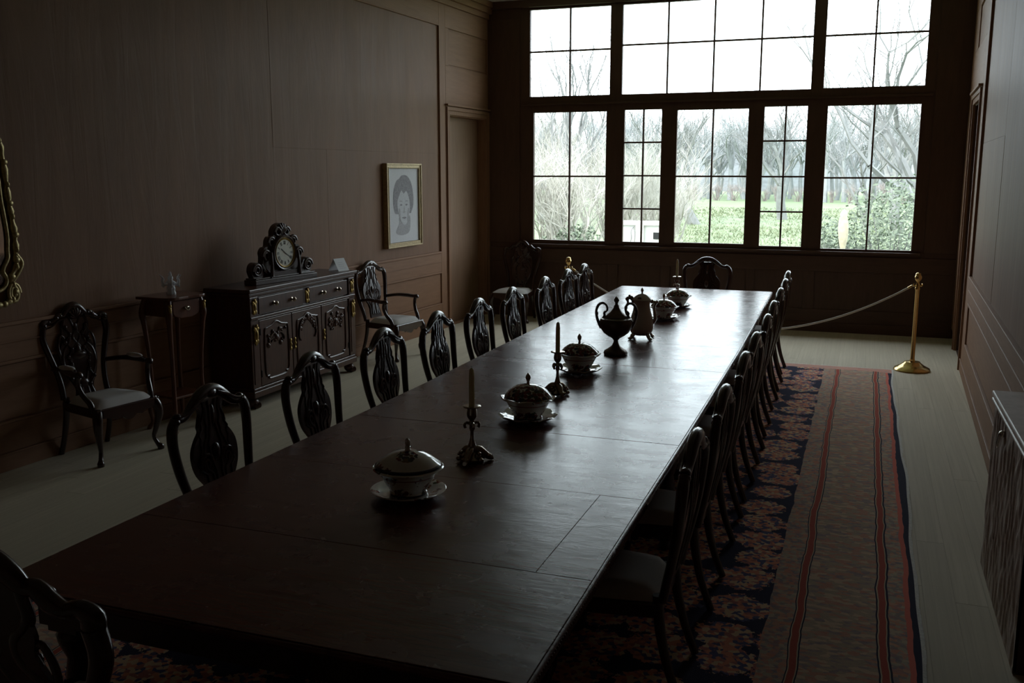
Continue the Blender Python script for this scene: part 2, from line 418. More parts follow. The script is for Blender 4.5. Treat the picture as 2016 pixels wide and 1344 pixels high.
ev = ob('shade_overhang_1', G().box(-8.5, 4.2, YF+.07, YF+1.35, 4.62, 4.74).box(-8.5, 4.2, YF+1.31, YF+1.37, 4.56, 4.74), 'window_panel_wood', smooth=False); tag(ev, 'added unseen overhang above the windows, shading the far floor', 'light blocker', kind='structure')  # overhang added out of view to block steep skylight from the far floor
up_ = ob('wall_upper', G().box(-6.2, 1.8, YF-.05, YF+.075, ZC+.0, 4.75), 'window_panel_wood', smooth=False); tag(up_, 'strip of outer wall between the ceiling and the added overhang', 'wall', kind='structure')
# window wall: timbers around eight openings
WIN = [  # x0,x1,z0,z1, muntin xs, muntin zs, label
 (-4.573,-3.416,3.126,4.300,[-3.990],[3.735],'square upper window at the left end, bare treetop behind it'),
 (-3.246,-.770,3.126,4.300,[-2.628,-2.017,-1.408],[3.775],'wide upper middle window of eight panes full of white sky'),
 (-.615,.577,3.132,4.300,[-.026],[3.775],'square upper window at the right end'),
 (-4.514,-3.455,1.120,2.905,[-3.983],[2.021],'lower left four-pane window full of pale bare shrubs'),
 (-3.198,-2.683,1.120,2.917,[-2.935],[2.480,2.030,1.578],'narrow eight-pane lower window left of the middle one, over the white wall outside'),
 (-2.473,-1.535,1.128,2.900,[-1.995],[2.023],'middle lower four-pane window looking over the field'),
 (-1.334,-.794,1.110,2.917,[-1.062],[2.480,2.020,1.563],'narrow eight-pane lower window right of the middle one'),
 (-.548,.553,1.095,2.910,[.016],[2.006],'lower right four-pane window with green shrubs behind it'),
]
SW = .022; Y0, Y1 = YF, YF+.075
op = [(a-SW,b_+SW,c-SW,d+SW) for a,b_,c,d,*_ in WIN]
g = G(); XA, XB = -5.6, 1.4
top, bot = op[:3], op[3:]
zt0, zt1 = top[0][2], max(o[3] for o in top); 
g.box(XA, XB, Y0, Y1, -.02, min(o[2] for o in bot)); g.box(XA, XB, Y0, Y1, zt1, ZC)
for row, za, zb in ((top, min(o[2] for o in top), zt1), (bot, min(o[2] for o in bot), max(o[3] for o in bot))):
    xs = XA
    for o in row:
        g.box(xs, o[0], Y0, Y1, za, zb); xs = o[1]
        if o[2] > za+1e-4: g.box(o[0], o[1], Y0, Y1, za, o[2])
        if o[3] < zb-1e-4: g.box(o[0], o[1], Y0, Y1, o[3], zb)
    g.box(xs, XB, Y0, Y1, za, zb)
g.box(XA, XB, Y0, Y1, max(o[3] for o in bot), min(o[2] for o in top))
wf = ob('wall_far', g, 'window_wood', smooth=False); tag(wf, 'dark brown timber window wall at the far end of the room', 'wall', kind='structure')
def wfp(n, *a, mat='window_wood', bev=.004): return ob(n, G().box(*a), mat, wf, smooth=False, bev=bev)
wfp('sill', -4.62, .66, YF-.05, YF, 1.035, 1.065, mat='window_panel_wood'); wfp('rail', -5.2, 1.1, YF-.02, YF, .80, 1.0, mat='window_panel_wood')
wfp('rail', -5.2, 1.1, YF-.02, YF, .13, .3, mat='window_panel_wood')
for a, b_ in ((-5.26,-4.68),(-3.40,-3.25),(-2.64,-2.51),(-1.48,-1.37),(-.74,-.60),(.64,1.1)):
    wfp('stile', a, b_, YF-.02, YF, .3, .8)
for a, b_ in ((-5.26,-4.72),(.70,1.1)): wfp('panel_stile', a, b_, YF-.018, YF, 1.07, 4.2)
wfp('transom_moulding', -4.7, .68, YF-.03, YF, 3.005, 3.03, mat='window_panel_wood')
wfp('cornice', -5.26, 1.1, YF-.06, YF, 4.33, ZC, mat='window_panel_wood')
bf = ob('baseboard_far', G().box(-5.26, 1.1, YF-.03, YF, 0, .13), 'window_panel_wood', smooth=False, bev=.004); tag(bf, 'dark baseboard under the far windows', 'baseboard', kind='structure')
for i, (a, b_, c, d, mx, mz, lab) in enumerate(WIN):
    g = G(); ya, yb = YF, YF+.055
    g.box(a-SW, a, ya, yb, c-SW, d+SW); g.box(b_, b_+SW, ya, yb, c-SW, d+SW); g.box(a, b_, ya, yb, c-SW, c); g.box(a, b_, ya, yb, d, d+SW)
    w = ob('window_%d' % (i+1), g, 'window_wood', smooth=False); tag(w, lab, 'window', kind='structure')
    MW = .011
    for x in mx: ob('muntin', G().box(x-MW, x+MW, ya+.006, yb-.006, c, d), 'window_wood', w, smooth=False, bev=.003)
    for z in mz: ob('muntin', G().box(a, b_, ya+.008, yb-.008, z-MW, z+MW), 'window_wood', w, smooth=False, bev=.003)
    xs = [a]+mx+[b_]; zs = [c]+mz+[d]
    for xa, xb in zip(xs[:-1], xs[1:]):
        for za, zb in zip(zs[:-1], zs[1:]):
            ob('pane', G().box(xa, xb, ya+.026, ya+.029, za, zb), 'pane_glass', w, smooth=False)

# ------------------------------------------------------------------ rug
RC, RW, RY0, RY1 = -1.70, 2.045, .9, 10.80
def rug_mat():
    m, nt, b = new_mat('rug'); t = nd(nt, 'ShaderNodeTexCoord'); v = t.outputs['Object']
    sp = nd(nt, 'ShaderNodeSeparateXYZ'); nt.links.new(v, sp.inputs[0])
    n1 = nz(nt, v, 2.2, 3)
    wob = mth(nt, 'MULTIPLY_ADD', n1, .05, -.025)
    d = mth(nt, 'ADD', mth(nt, 'ABSOLUTE', sp.outputs[0]), wob)
    fine = nz(nt, obj_coords(nt, (1,1.6,1)), 34, 3, .7)
    vo = nd(nt, 'ShaderNodeTexVoronoi'); vo.inputs['Scale'].default_value = 44; nt.links.new(obj_coords(nt,(.55,1.1,1)), vo.inputs['Vector'])
    vc = nd(nt, 'ShaderNodeSeparateColor'); nt.links.new(vo.outputs['Color'], vc.inputs[0])
    speck = ramp(nt, vc.outputs[0], [(0,(0.387,0.319,0.250)),(.35,(0.592,0.205,0.159)),(.6,(0.728,0.546,0.387)),(.8,(0.205,0.182,0.273))], 'CONSTANT')
    tan = mixc(nt, fine, speck, (0.637,0.478,0.364))
    vs = nd(nt, 'ShaderNodeTexVoronoi'); vs.inputs['Scale'].default_value = 45; nt.links.new(v, vs.inputs['Vector'])
    vsc = nd(nt, 'ShaderNodeSeparateColor'); nt.links.new(vs.outputs['Color'], vsc.inputs[0])
    tan2 = mixc(nt, .5, tan, ramp(nt, vsc.outputs[1], [(0,(0.728,0.319,0.228)),(.4,(0.546,0.500,0.387)),(.7,(0.273,0.250,0.296))], 'CONSTANT'))
    # navy ground with clusters of flowers
    vb = nd(nt, 'ShaderNodeTexVoronoi'); vb.inputs['Scale'].default_value = 3.4; vb.inputs['Randomness'].default_value = .35; nt.links.new(v, vb.inputs['Vector'])
    blob = mth(nt, 'LESS_THAN', mth(nt, 'MULTIPLY_ADD', nz(nt, v, 17, 4, .7), .55, vb.outputs['Distance']), .78)
    fl = ramp(nt, vsc.outputs[0], [(0,(0.800,0.341,0.228)),(.3,(0.800,0.592,0.387)),(.55,(0.546,0.228,0.205)),(.75,(0.137,0.137,0.250))], 'CONSTANT')
    navy = mixc(nt, blob, (.045,.045,.085), fl)
    c = navy
    RED, DK, CR = (.50,.12,.09), (.045,.045,.075), (.62,.5,.36)
    bands = [(1.37,1.50,tan2),(1.485,1.49,DK),(1.49,1.495,CR),(1.495,1.525,RED),(1.525,1.53,CR),(1.53,1.536,DK),(1.536,1.855,tan),(1.855,1.862,DK),(1.862,1.868,CR),(1.868,1.898,RED),(1.898,1.903,CR),(1.903,1.912,DK),(1.912,1.985,tan2),(1.985,2.01,(0.800,0.228,0.182)),(2.01,3,DK)]
    for a, e, col in bands:
        k = mth(nt, 'MULTIPLY', mth(nt,'GREATER_THAN',d,a), mth(nt,'LESS_THAN',d,e)); c = mixc(nt, k, c, col)
    endk = mth(nt, 'GREATER_THAN', mth(nt,'ADD',sp.outputs[1],wob), RY1-.20); pink = mixc(nt, .6, tan2, (0.800,0.410,0.341))
    c = mixc(nt, endk, c, pink)
    nt.links.new(c, b.inputs['Base Color']); b.inputs['Roughness'].default_value = 1; b.inputs['Specular IOR Level'].default_value = .1
    bump(nt, b, nz(nt, v, 220, 2), .5, .004)
rug_mat()
def rug_edge(y):   # the long right edge wanders a little
    return .010*math.sin(y*1.15)+.006*math.sin(y*2.9+1)-.003*math.sin(y*7)
g = G(); NX, NY = 24, 80
for j in range(NY+1):
    y = RY0+(RY1-RY0)*j/NY
    for i in range(NX+1):
        u = -1+2*i/NX
        xx = u*RW + max(0,u)**4*rug_edge(y) - max(0,-u)**4*rug_edge(y+3)
        zz = .012 + .0025*noise.noise(Vector((xx*2, y*1.2, 0)))
        if i in (0,NX) or j in (0,NY): zz = .004
        g.v.append((xx, y, zz))
for j in range(NY):
    for i in range(NX): a = j*(NX+1)+i; g.f.append((a,a+1,a+NX+2,a+NX+1))
rug = ob('rug', g, 'rug', loc=(RC,0,0)); tag(rug, 'long navy and red patterned carpet under the dining table', 'rug')
g = G()
for s in (-1,1):
    n = 160
    for i in range(n):
        ya, yb = RY0+(RY1-RY0)*i/n, RY0+(RY1-RY0)*(i+1)/n
        ea, eb = (rug_edge(ya), rug_edge(yb)) if s > 0 else (-rug_edge(ya+3), -rug_edge(yb+3))
        w = .014+.008*noise.noise(Vector((ya*6,s,0)))
        g.add([(s*(RW-.004)+ea,ya,.005),(s*(RW+w)+ea,ya,.003),(s*(RW+w)+eb,yb,.003),(s*(RW-.004)+eb,yb,.005)], [(0,1,2,3)] if s>0 else [(3,2,1,0)])
n = 200
for i in range(n):
    xa = -RW+2*RW*i/n; xb = xa+2*RW/n*.8; L = .022+.012*rnd.random()
    g.add([(xa,RY1-.004,.005),(xb,RY1-.004,.005),(xb,RY1+L,.002),(xa,RY1+L,.002)], [(0,1,2,3)])
fr = ob('fringe', g, 'fringe', rug, smooth=False); fr['label'] = 'pale worn fringe and binding'

# ------------------------------------------------------------------ dining table
TH = .76
def pw(tab, y):
    for (a, va), (b_, vb) in zip(tab[:-1], tab[1:]):
        if y <= b_ or (b_, vb) == tab[-1]: return va+(vb-va)*(y-a)/(b_-a)
RE = [(2.17,-.761),(3.69,-.784),(4.70,-.797),(7.157,-.841),(11.02,-.951)]
LE = [(2.17,-2.594),(3.14,-2.583),(5.146,-2.556),(11.02,-2.657)]
xr = lambda y: pw(RE, y); xl = lambda y: pw(LE, y)
tab = thing('dining_table', (-1.7, 6.6, 0), 0, 'very long dark mahogany dining table reflecting the windows', 'table')
tx = lambda p: (p[0]+1.7, p[1]-6.6, p[2])
def tpart(n, g, mat='table_wood', **k):
    g.v = [tx(p) for p in g.v]; return ob(n, g, mat, tab, **k)
seams = [2.17,2.86,3.69,4.53,5.45,6.37,7.3,8.23,9.16,10.09,11.02]
for i, (a, b_) in enumerate(zip(seams[:-1], seams[1:])):
    spl = [None] if i != 1 else [-.965]
    e = .0011
    cuts = [0]+([] if i != 1 else [1])+[0]
    bounds = [(xl, xr)] if i != 1 else [(xl, lambda y: -.966), (lambda y: -.9648, xr)]
    for fl, frr in bounds:
        g = G(); dz = rnd.uniform(-.0008, .0)
        z0, z1 = TH-.032, TH+dz
        g.add([(fl(a+e),a+e,z0),(frr(a+e),a+e,z0),(frr(b_-e),b_-e,z0),(fl(b_-e),b_-e,z0),(fl(a+e),a+e,z1),(frr(a+e),a+e,z1),(frr(b_-e),b_-e,z1),(fl(b_-e),b_-e,z1)],
              [(3,2,1,0),(4,5,6,7),(0,1,5,4),(1,2,6,5),(2,3,7,6),(3,0,4,7)])
        tpart('leaf', g, smooth=False, bev=.0012)
# mouldings along the two long edges
ysm = [2.17,2.86,3.69,4.7,5.45,6.37,7.157,8.23,9.16,10.09,11.02]
for s, fx in ((1,xr),(-1,xl)):
    g = G()
    for (off, z, r) in ((.004,TH-.012,.010),(.0,TH-.034,.012)):
        g.tube([(fx(y)+s*off, y, z) for y in ysm], r, 10, up=(0,0,1))
    tpart('edge_moulding', g)
    g = G(); y = 2.18
    while y < 3.69:
        g.ball((fx(y)+s*.012, y, TH-.022), (.008,.0095,.013), 6, 4); y += .0185
    o = tpart('gadroon_edge', g); o['label'] = 'row of carved beads along the nearest leaves'
tpart('edge_moulding', G().tube([(xl(2.17),2.166,TH-.014),(xr(2.17),2.166,TH-.014)], .011, 10)); tpart('edge_moulding', G().tube([(xl(11.02),11.024,TH-.014),(xr(11.02),11.024,TH-.014)], .011, 10))
for s, fx in ((1,xr),(-1,xl)):
    g = G()
    for ya, yb in zip(ysm[:-1], ysm[1:]):
        xa, xb = fx(ya)-s*.10, fx(yb)-s*.10
        A = [(xa-.0125,max(ya,2.27),.62),(xa+.0125,max(ya,2.27),.62),(xb+.0125,min(yb,10.92),.62),(xb-.0125,min(yb,10.92),.62)]
        g.add(A+[(p[0],p[1],TH-.032) for p in A], [(3,2,1,0),(4,5,6,7),(0,1,5,4),(1,2,6,5),(2,3,7,6),(3,0,4,7)])
    tpart('side_apron', g, 'chair_wood', smooth=False)
for ya, yb in ((2.25,2.28),(10.91,10.94)): tpart('end_apron', G().box(xl(ya)+.1, xr(ya)-.1, ya, yb, .60, TH-.032), 'chair_wood', smooth=False)
for yy in (2.36, 5.05, 8.36, 10.76):
    for fx, s in ((xl,1),(xr,-1)):
        c = (fx(yy)+s*.14, yy, 0)
        g = G().lathe([(.0,.015),(.035,.015),(.045,.025),(.03,.05),(.028,.1),(.05,.16),(.06,.25),(.045,.36),(.035,.44),(.06,.5),(.065,.53),(.05,.55)], 16, c); g.box(c[0]-.06,c[0]+.06,yy-.06,yy+.06,.55,TH-.032)
        tpart('leg', g, 'chair_wood')

# ------------------------------------------------------------------ chairs  (local: front +Y, back -Y)
def back_y(z):      # rake of the back
    return -.225 - max(0, z-.44)*.13 - .02*math.sin(max(0,min(1,(z-.44)/.6))*PI)
def mk_cab_leg(x, y, s, fat=1.0, top=.40):
    pts = [(x, y, top), (x+s*.022, y+.022, top-.06), (x+s*.028, y+.028, top-.13), (x+s*.008, y+.008, top-.24), (x-s*.004, y-.004, .10), (x+s*.012, y+.012, .045), (x+s*.026, y+.026, .02), (x+s*.028,y+.028,0)]
    c = catmull(pts, 4); r = lerp_list([.034,.036,.031,.020,.015,.017,.026,.024], len(c))
    return G().tube(c, [q*fat for q in r], 10)
def splat_vase(t, mat):
    half = [(.44,.10),(.50,.095),(.56,.085),(.60,.105),(.66,.148),(.72,.165),(.78,.160),(.83,.130),(.865,.098),(.89,.102),(.92,.092),(.95,.082),(.98,.088),(1.005,.105),(1.02,.115)]
    zz = catmull([(w, z, 0) for z, w in half], 3)
    L = [(-p.x, p.y) for p in zz]; R = [(p.x, p.y) for p in reversed(zz)]
    out = L+R
    g = G().plate(out, lambda a,z: (a, back_y(z)-.011, z), lambda a,z: (a, back_y(z)+.009, z))
    sp = ob('splat', g, mat, t, smooth=True)
    g = G()
    for s in (-1,1):
        for k, off in enumerate((.025,.055,.082)):
            pts = []
            for i in range(22):
                z = .48+.53*i/21
                w = next(q[1] for q in reversed(half) if q[0] <= z+1e-6)
                fr = off/.11
                pts.append((s*w*fr*(1+.18*math.sin(z*26+k*1.7)), back_y(z)+.010, z))
            g.tube(catmull(pts,2), .0075-.001*k, 6)
        # scrolls in the bulb
        sc = [(s*(.075+.045*math.cos(a)*(1-a/14)), back_y(.72)+.012, .70+.06*math.sin(a)*(1-a/14)) for a in [i*.45 for i in range(24)]]
        g.tube(sc, .008, 6)
        # the same ridges on the rear face
        for k, off in enumerate((.03,.07)):
            pts = [(s*off*(1+.3*math.sin(z*22+k)), back_y(z)-.011, z) for z in [.5+.5*i/14 for i in range(15)]]
            g.tube(pts, .006, 6)
    g.ball((0, back_y(.745)+.010, .745), (.028,.014,.05), 10, 6); g.ball((0, back_y(.93)+.010, .93), (.018,.012,.06), 8, 6)
    ob('carving', g, mat, sp)
    return sp
def mk_chair(name, style, arms=False, pads=True, mat='chair_wood', seatz=.44):
    t = thing(name)
    # seat frame and upholstered seat
    fw, bw, fy, by = .275, .215, .245, -.215
    def trap(g, z0, z1, inset=0):
        A = [(-bw+inset,by+inset),(bw-inset,by+inset),(fw-inset,fy-inset),(-fw+inset,fy-inset)]
        return g.add([(a,b_,z0) for a,b_ in A]+[(a,b_,z1) for a,b_ in A], [(3,2,1,0),(4,5,6,7),(0,1,5,4),(1,2,6,5),(2,3,7,6),(3,0,4,7)])
    ob('seat_frame', trap(G(), .345, .41), mat, t, smooth=False, bev=.008)
    g = G(); n = 9
    for j in range(n):
        for i in range(n):
            u, v = -1+2*i/(n-1), -1+2*j/(n-1)
            hw = (bw+(fw-bw)*(v+1)/2)-.012; yy = by+.02+(fy-.012-by-.02)*(v+1)/2
            e = (1-u**6)*(1-v**6); g.v.append((u*hw, yy, .408+.018*max(0,1-max(abs(u),abs(v))**12)+.034*e**.7))
    for j in range(n-1):
        for i in range(n-1): a = j*n+i; g.f.append((a,a+1,a+n+1,a+n))
    b0 = len(g.v)
    rim = [i for i in range(n)]+[j*n+n-1 for j in range(1,n)]+[(n-1)*n+i for i in range(n-2,-1,-1)]+[j*n for j in range(n-2,0,-1)]
    for k in rim: p = g.v[k]; g.v.append((p[0],p[1],.40))
    for k in range(len(rim)): k2 = (k+1)%len(rim); g.f.append((rim[k2],rim[k],b0+k,b0+k2))
    ob('seat', g, 'seat_fabric', t)
    # front legs with carved knees, shaped apron
    for s in (-1,1):
        ob('front_leg', mk_cab_leg(s*(fw-.035), fy-.035, s), mat, t)
    pts = [(-fw+.05,.345),(-.15,.335),(-.11,.315),(-.06,.325),(-.03,.30),(0,.292),(.03,.30),(.06,.325),(.11,.315),(.15,.335),(fw-.05,.345),(fw-.05,.40),(-fw+.05,.40)]
    ob('apron', G().plate(pts, lambda a,z:(a,fy-.022,z), lambda a,z:(a,fy+.004,z)), mat, t, smooth=False)
    if style == 'vase':
        sh, shz = .278, .945
        for s in (-1,1):
            ob('rear_leg', G().tube(catmull([(s*.195,-.205,.44),(s*.196,-.215,.30),(s*.202,-.25,.14),(s*.205,-.30,.0)],5), lerp_list([.023,.022,.019,.018],16), 8), mat, t)
            pts = [(s*.2,back_y(.42),.42),(s*.212,back_y(.5),.5),(s*.235,back_y(.60),.60),(s*.262,back_y(.72),.72),(s*.278,back_y(.84),.84),(s*.272,back_y(.92),.92),(s*.246,back_y(.965),.965)]
            c = catmull(pts,5); ob('stile', G().tube(c, lerp_list([.022,.022,.023,.025,.026,.028,.024],len(c)), 10, ell=(1.05,.85)), mat, t)
        h = [(.246,.965),(.235,.968),(.205,.962),(.165,.975),(.12,1.010),(.075,1.040),(.035,1.055),(0,1.058)]
        pts = [(-a,back_y(z),z) for a,z in h]+[(a,back_y(z),z) for a,z in reversed(h[:-1])]
        c = catmull(pts,4); cr = ob('crest_rail', G().tube(c, lerp_list([.022,.027,.022,.022,.027,.030,.031,.032,.031,.030,.027,.022,.022,.027,.022],len(c)), 10, ell=(1.0,.85)), mat, t)
        g = G()
        for s in (-1,1):
            g.tube(catmull([(s*.24,back_y(.97)+.018,.975),(s*.18,back_y(.98)+.022,.985),(s*.11,back_y(1.02)+.024,1.02),(s*.04,back_y(1.04)+.024,1.046)],4), .006, 6)
            g.ball((s*.25,back_y(.955),.955),(.026,.026,.022),10,6)
        g.ball((0,back_y(1.04)+.016,1.045),(.04,.016,.022),10,6)
        ob('carving', g, mat, cr)
        splat_vase(t, mat)
    else:
        for s in (-1,1):
            ob('rear_leg', G().tube(catmull([(s*.185,-.205,.44),(s*.188,-.215,.30),(s*.195,-.245,.14),(s*.20,-.29,.0)],5), lerp_list([.024,.023,.020,.020],16), 8), mat, t)
            pts = [(s*.19,back_y(.42),.42),(s*.188,back_y(.52),.52),(s*.205,back_y(.64),.64),(s*.245,back_y(.78),.78),(s*.272,back_y(.88),.88),(s*.262,back_y(.955),.955)]
            c = catmull(pts,5); ob('stile', G().tube(c, lerp_list([.023,.021,.021,.023,.025,.026],len(c)), 10), mat, t)
        h = [(.262,.955),(.262,.985),(.235,1.0),(.200,.988),(.165,1.0),(.130,1.032),(.10,1.028),(.07,1.055),(.035,1.085),(0,1.092)]
        pts = [(-a,back_y(z),z) for a,z in h]+[(a,back_y(z),z) for a,z in reversed(h[:-1])]
        c = catmull(pts,4); rr = [.026,.028,.023,.021,.026,.024,.022,.028,.030,.033]
        cr = ob('crest_rail', G().tube(c, lerp_list(rr+rr[-2::-1],len(c)), 10, ell=(1,.85)), mat, t)
        g = G()
        for k in range(7):   # shell
            a = -1.2+2.4*k/6; g.tube([(0,back_y(1.0)+.02,1.0),(.05*math.sin(a),back_y(1.04)+.026,1.0+.055*math.cos(a)),(.07*math.sin(a),back_y(1.08)+.014,1.0+.085*math.cos(a))],[.004,.010,.007],6)
        for s in (-1,1):
            for (a,z,r) in ((.255,.97,.022),(.215,.995,.016),(.15,1.018,.018),(.115,1.03,.014)): g.ball((s*a,back_y(z)+.012,z),(r,r*.8,r),8,6)
            g.tube(catmull([(s*.25,back_y(.96)+.02,.955),(s*.20,back_y(.97)+.022,.965),(s*.14,back_y(1.)+.022,1.0),(s*.08,back_y(1.02)+.022,1.01)],4), .007, 6)
        ob('carving', g, mat, cr)
        # pierced strapwork splat: interlacing bands round a central leaf
        g = G()
        for s in (-1,1):
            b1 = [(s*.07,.43),(s*.055,.50),(s*.10,.58),(s*.135,.67),(s*.12,.76),(s*.07,.82),(s*.06,.88),(s*.10,.94),(s*.09,1.0),(s*.085,1.035)]
            b2 = [(s*.03,.43),(s*.025,.52),(s*.06,.62),(s*.07,.70),(s*.02,.79),(-s*.03,.86),(s*.01,.93),(s*.04,1.0),(s*.04,1.06)]
            b3 = [(s*.135,.70),(s*.155,.80),(s*.13,.88),(s*.10,.86),(s*.115,.82)]
            for bnd, r in ((b1,.016),(b2,.013),(b3,.010)):
                c = catmull([(a,back_y(z),z) for a,z in bnd],5); g.tube(c, r, 8, ell=(1.15,.75), up=(1,0,0))
        hb = [(.43,.085),(.48,.075),(.53,.095),(.58,.125),(.66,.150),(.74,.155),(.80,.135),(.85,.112),(.90,.118),(.95,.105),(1.0,.10),(1.045,.085)]
        zz = catmull([(w, z, 0) for z, w in hb], 3)
        g.plate([(-p.x,p.y) for p in zz]+[(p.x,p.y) for p in reversed(zz)], lambda a,z:(a,back_y(z)-.009,z), lambda a,z:(a,back_y(z)+.005,z))
        g.ball((0,back_y(.72),.72),(.035,.014,.09),10,8); g.ball((0,back_y(.92),.92),(.03,.014,.05),10,8); g.ball((0,back_y(.50),.50),(.05,.014,.05),10,8)
        sp = ob('splat', g, mat, t)
        g = G().ball((0,back_y(.72)+.012,.72),(.06,.006,.03),8,5)
        for s in (-1,1):
            g.tube([(s*(.05+.05*math.sin(i*1.3)**2),back_y(.5+.055*i)+.010,.5+.055*i) for i in range(9)],.007,6)
            for i in range(9):
                z = .5+.055*i; g.ball((s*(.05+.05*math.sin(i*1.3)**2),back_y(z)+.013,z),(.014,.010,.018),8,5)
        ob('carving', g, mat, sp)
    if arms:
        for s in (-1,1):
            pts = [(s*.225,back_y(.66)+.01,.655),(s*.265,-.12,.675),(s*.30,.0,.672),(s*.312,.08,.665),(s*.305,.125,.668),(s*.30,.14,.645)]
            c = catmull(pts,5); a_ = ob('arm', G().tube(c, lerp_list([.020,.022,.026,.024,.027,.018],len(c)), 10, ell=(.85,1.15)), mat, t)
            pts = [(s*.305,.115,.66),(s*.305,.10,.60),(s*.288,.12,.52),(s*.262,.165,.45),(s*.255,.18,.385)]
            c = catmull(pts,5); ob('arm_support', G().tube(c, lerp_list([.020,.019,.019,.021,.024],len(c)), 10), mat, t)
            if pads: ob('arm_pad', G().ball((s*.292,-.02,.699),(.030,.085,.018),14,8), 'seat_fabric', a_)
    return t

proto = mk_chair('dining_chair', 'vase')
LY = [3.715,4.625,5.525,6.36,7.15,7.96,8.88,9.67,10.32]
RYs = [3.70,4.56,5.47,6.20,7.03,7.80,8.72,9.50,10.28]
ordw = ['nearest','second','third','fourth','fifth','sixth','seventh','eighth','farthest']
GL, GR = 'dining chairs along the sideboard side of the table', 'dining chairs along the carpet aisle side of the table'
for i, y in enumerate(LY):
    lab = '%s dark carved dining chair from the camera, row on the sideboard side of the table' % ordw[i]
    px = -2.615 + rnd.uniform(-.012,.012)
    if i == 0: c = proto; c.location = (px,y,.017); c.rotation_euler = (0,0,-PI/2); c.scale = (1,1,.972)
    else: c = dup(proto, (px,y,.017), -PI/2+rnd.uniform(-.03,.03))
    tag(c, lab, 'chair', GL)
for i, y in enumerate(RYs):
    px = xr(y)-.095+.01*i/8*0 + rnd.uniform(-.008,.008)
    c = dup(proto, (px,y,0.017), PI/2+rnd.uniform(-.02,.02)); tag(c, '%s dark carved dining chair from the camera, row on the patterned carpet aisle side' % ordw[i], 'chair', GR)
c = dup(proto, (-1.80,11.56,0), PI); tag(c, 'dark dining chair at the far head of the table under the middle window', 'chair'); del c['group']
ar2 = mk_chair('armchair', 'vase', True, False); ar2.location = (-5.00,9.68,0); ar2.rotation_euler = (0,0,math.radians(-98)); tag(ar2, 'carved armchair with pale seat between the sideboard and the door', 'armchair')
ar1 = mk_chair('armchair', 'rococo', True, True); ar1.location = (-5.225,5.49,0); ar1.rotation_euler = (0,0,math.radians(-99)); tag(ar1, 'ornate carved armchair with pale seat and padded arms left of the small stand', 'armchair')
sc = mk_chair('side_chair', 'rococo'); sc.location = (-4.63,12.74,0); sc.rotation_euler = (0,0,PI); tag(sc, 'dark carved side chair with pale seat in the far left corner', 'chair')
nc = dup(sc, (-2.02,1.99,.018), 0); nc.name = 'head_chair'; tag(nc, 'dark ornate chair with wavy carved crest at the near head of the table', 'chair'); nc.scale = (1.28,1.05,1.02)

# ------------------------------------------------------------------ sideboard, stand and what stands on them
sb = thing('sideboard', (-5.0,6.98,0), 0, 'dark carved three-door sideboard with gilt mounts against the left wall', 'sideboard')
# local: x 0 = front face (room at +x), y 0..1.85 along the wall
SL, SD, SHH = 1.83, .44, 1.07
ob('carcass', G().box(-SD, -.02, .03, SL-.03, .13, 1.015), 'sideboard_wood', sb, smooth=False, bev=.004)
g = G().box(-SD-.01, .035, -.03, SL+.03, 1.035, SHH); o = ob('top', g, 'sideboard_wood', sb, smooth=False, bev=.008)
ob('top_moulding', G().box(-SD, .015, -.01, SL+.01, 1.0, 1.035), 'sideboard_wood', sb, smooth=False, bev=.01)
ob('plinth', G().box(-SD, .02, 0, SL, .10, .16).box(-SD, .008, .012, SL-.012, .16, .185), 'sideboard_wood', sb, smooth=False, bev=.008)
for yy in (.06, SL-.06):
    for xx in (-.045, -SD+.06):
        g = G().ball((xx,yy,.05),(.055,.055,.05),12,8)
        for k in (-1,0,1): g.ball((xx+.045,yy+k*.026,.028),(.026,.014,.028),8,6)
        ob('paw_foot', g, 'sideboard_wood', sb)
for y0, y1 in ((0,.12),(SL-.12,SL)):
    ob('pilaster', G().box(-.02,.012,y0,y1,.185,1.0), 'sideboard_wood', sb, smooth=False, bev=.006)
    yc = (y0+y1)/2
    pz = ob('pilaster_panel', G().box(.012,.018,yc-.035,yc+.035,.22,.74), 'sideboard_wood', sb, smooth=False, bev=.006)
ob('frieze_moulding', G().box(-.02,.02,.0,SL,.80,.825).box(-.02,.012,.0,SL,.785,.80), 'sideboard_wood', sb, smooth=False, bev=.006)
def gilt_mount(parent, y, z, h, x=.015):
    g = G(); g.ball((x,y,z),(.012,.030,h*.5),10,8)
    for s in (-1,1):
        g.ball((x+.003,y+s*.02,z+h*.28),(.010,.018,.02),8,6); g.ball((x+.003,y+s*.016,z-h*.3),(.010,.014,.02),8,6)
    g.ball((x+.008,y,z+h*.42),(.012,.014,.018),8,6); g.ball((x+.01,y,z),(.010,.014,h*.22),8,6)
    return ob('gilt_mount', g, 'gilt', parent)
for y in (.06, SL/2, SL-.06): gilt_mount(sb, y, .91, .14, .014 if y != SL/2 else .012)
for y in (.06, SL-.06): gilt_mount(sb, y, .665 if y < 1 else .675, .19, .022)
for d0 in ((.14, SL/2-.05),(SL/2+.05, SL-.14)):
    dr = ob('drawer', G().box(-.02,.006,d0[0],d0[1],.835,.985), 'sideboard_wood', sb, smooth=False, bev=.005)
    for q in (.32,.72):
        yy = d0[0]+(d0[1]-d0[0])*q
        kg = G().lathe([(0,0),(.02,0),(.02,.004),(.008,.008),(.009,.02),(.021,.028),(.022,.036),(.012,.046),(0,.048)],14)
        kg.xform(Matrix.Translation((.006,yy,.91)) @ Matrix.Rotation(PI/2,4,'Y')); ob('knob', kg, 'bronze', dr)
dw = (SL-.26)/3
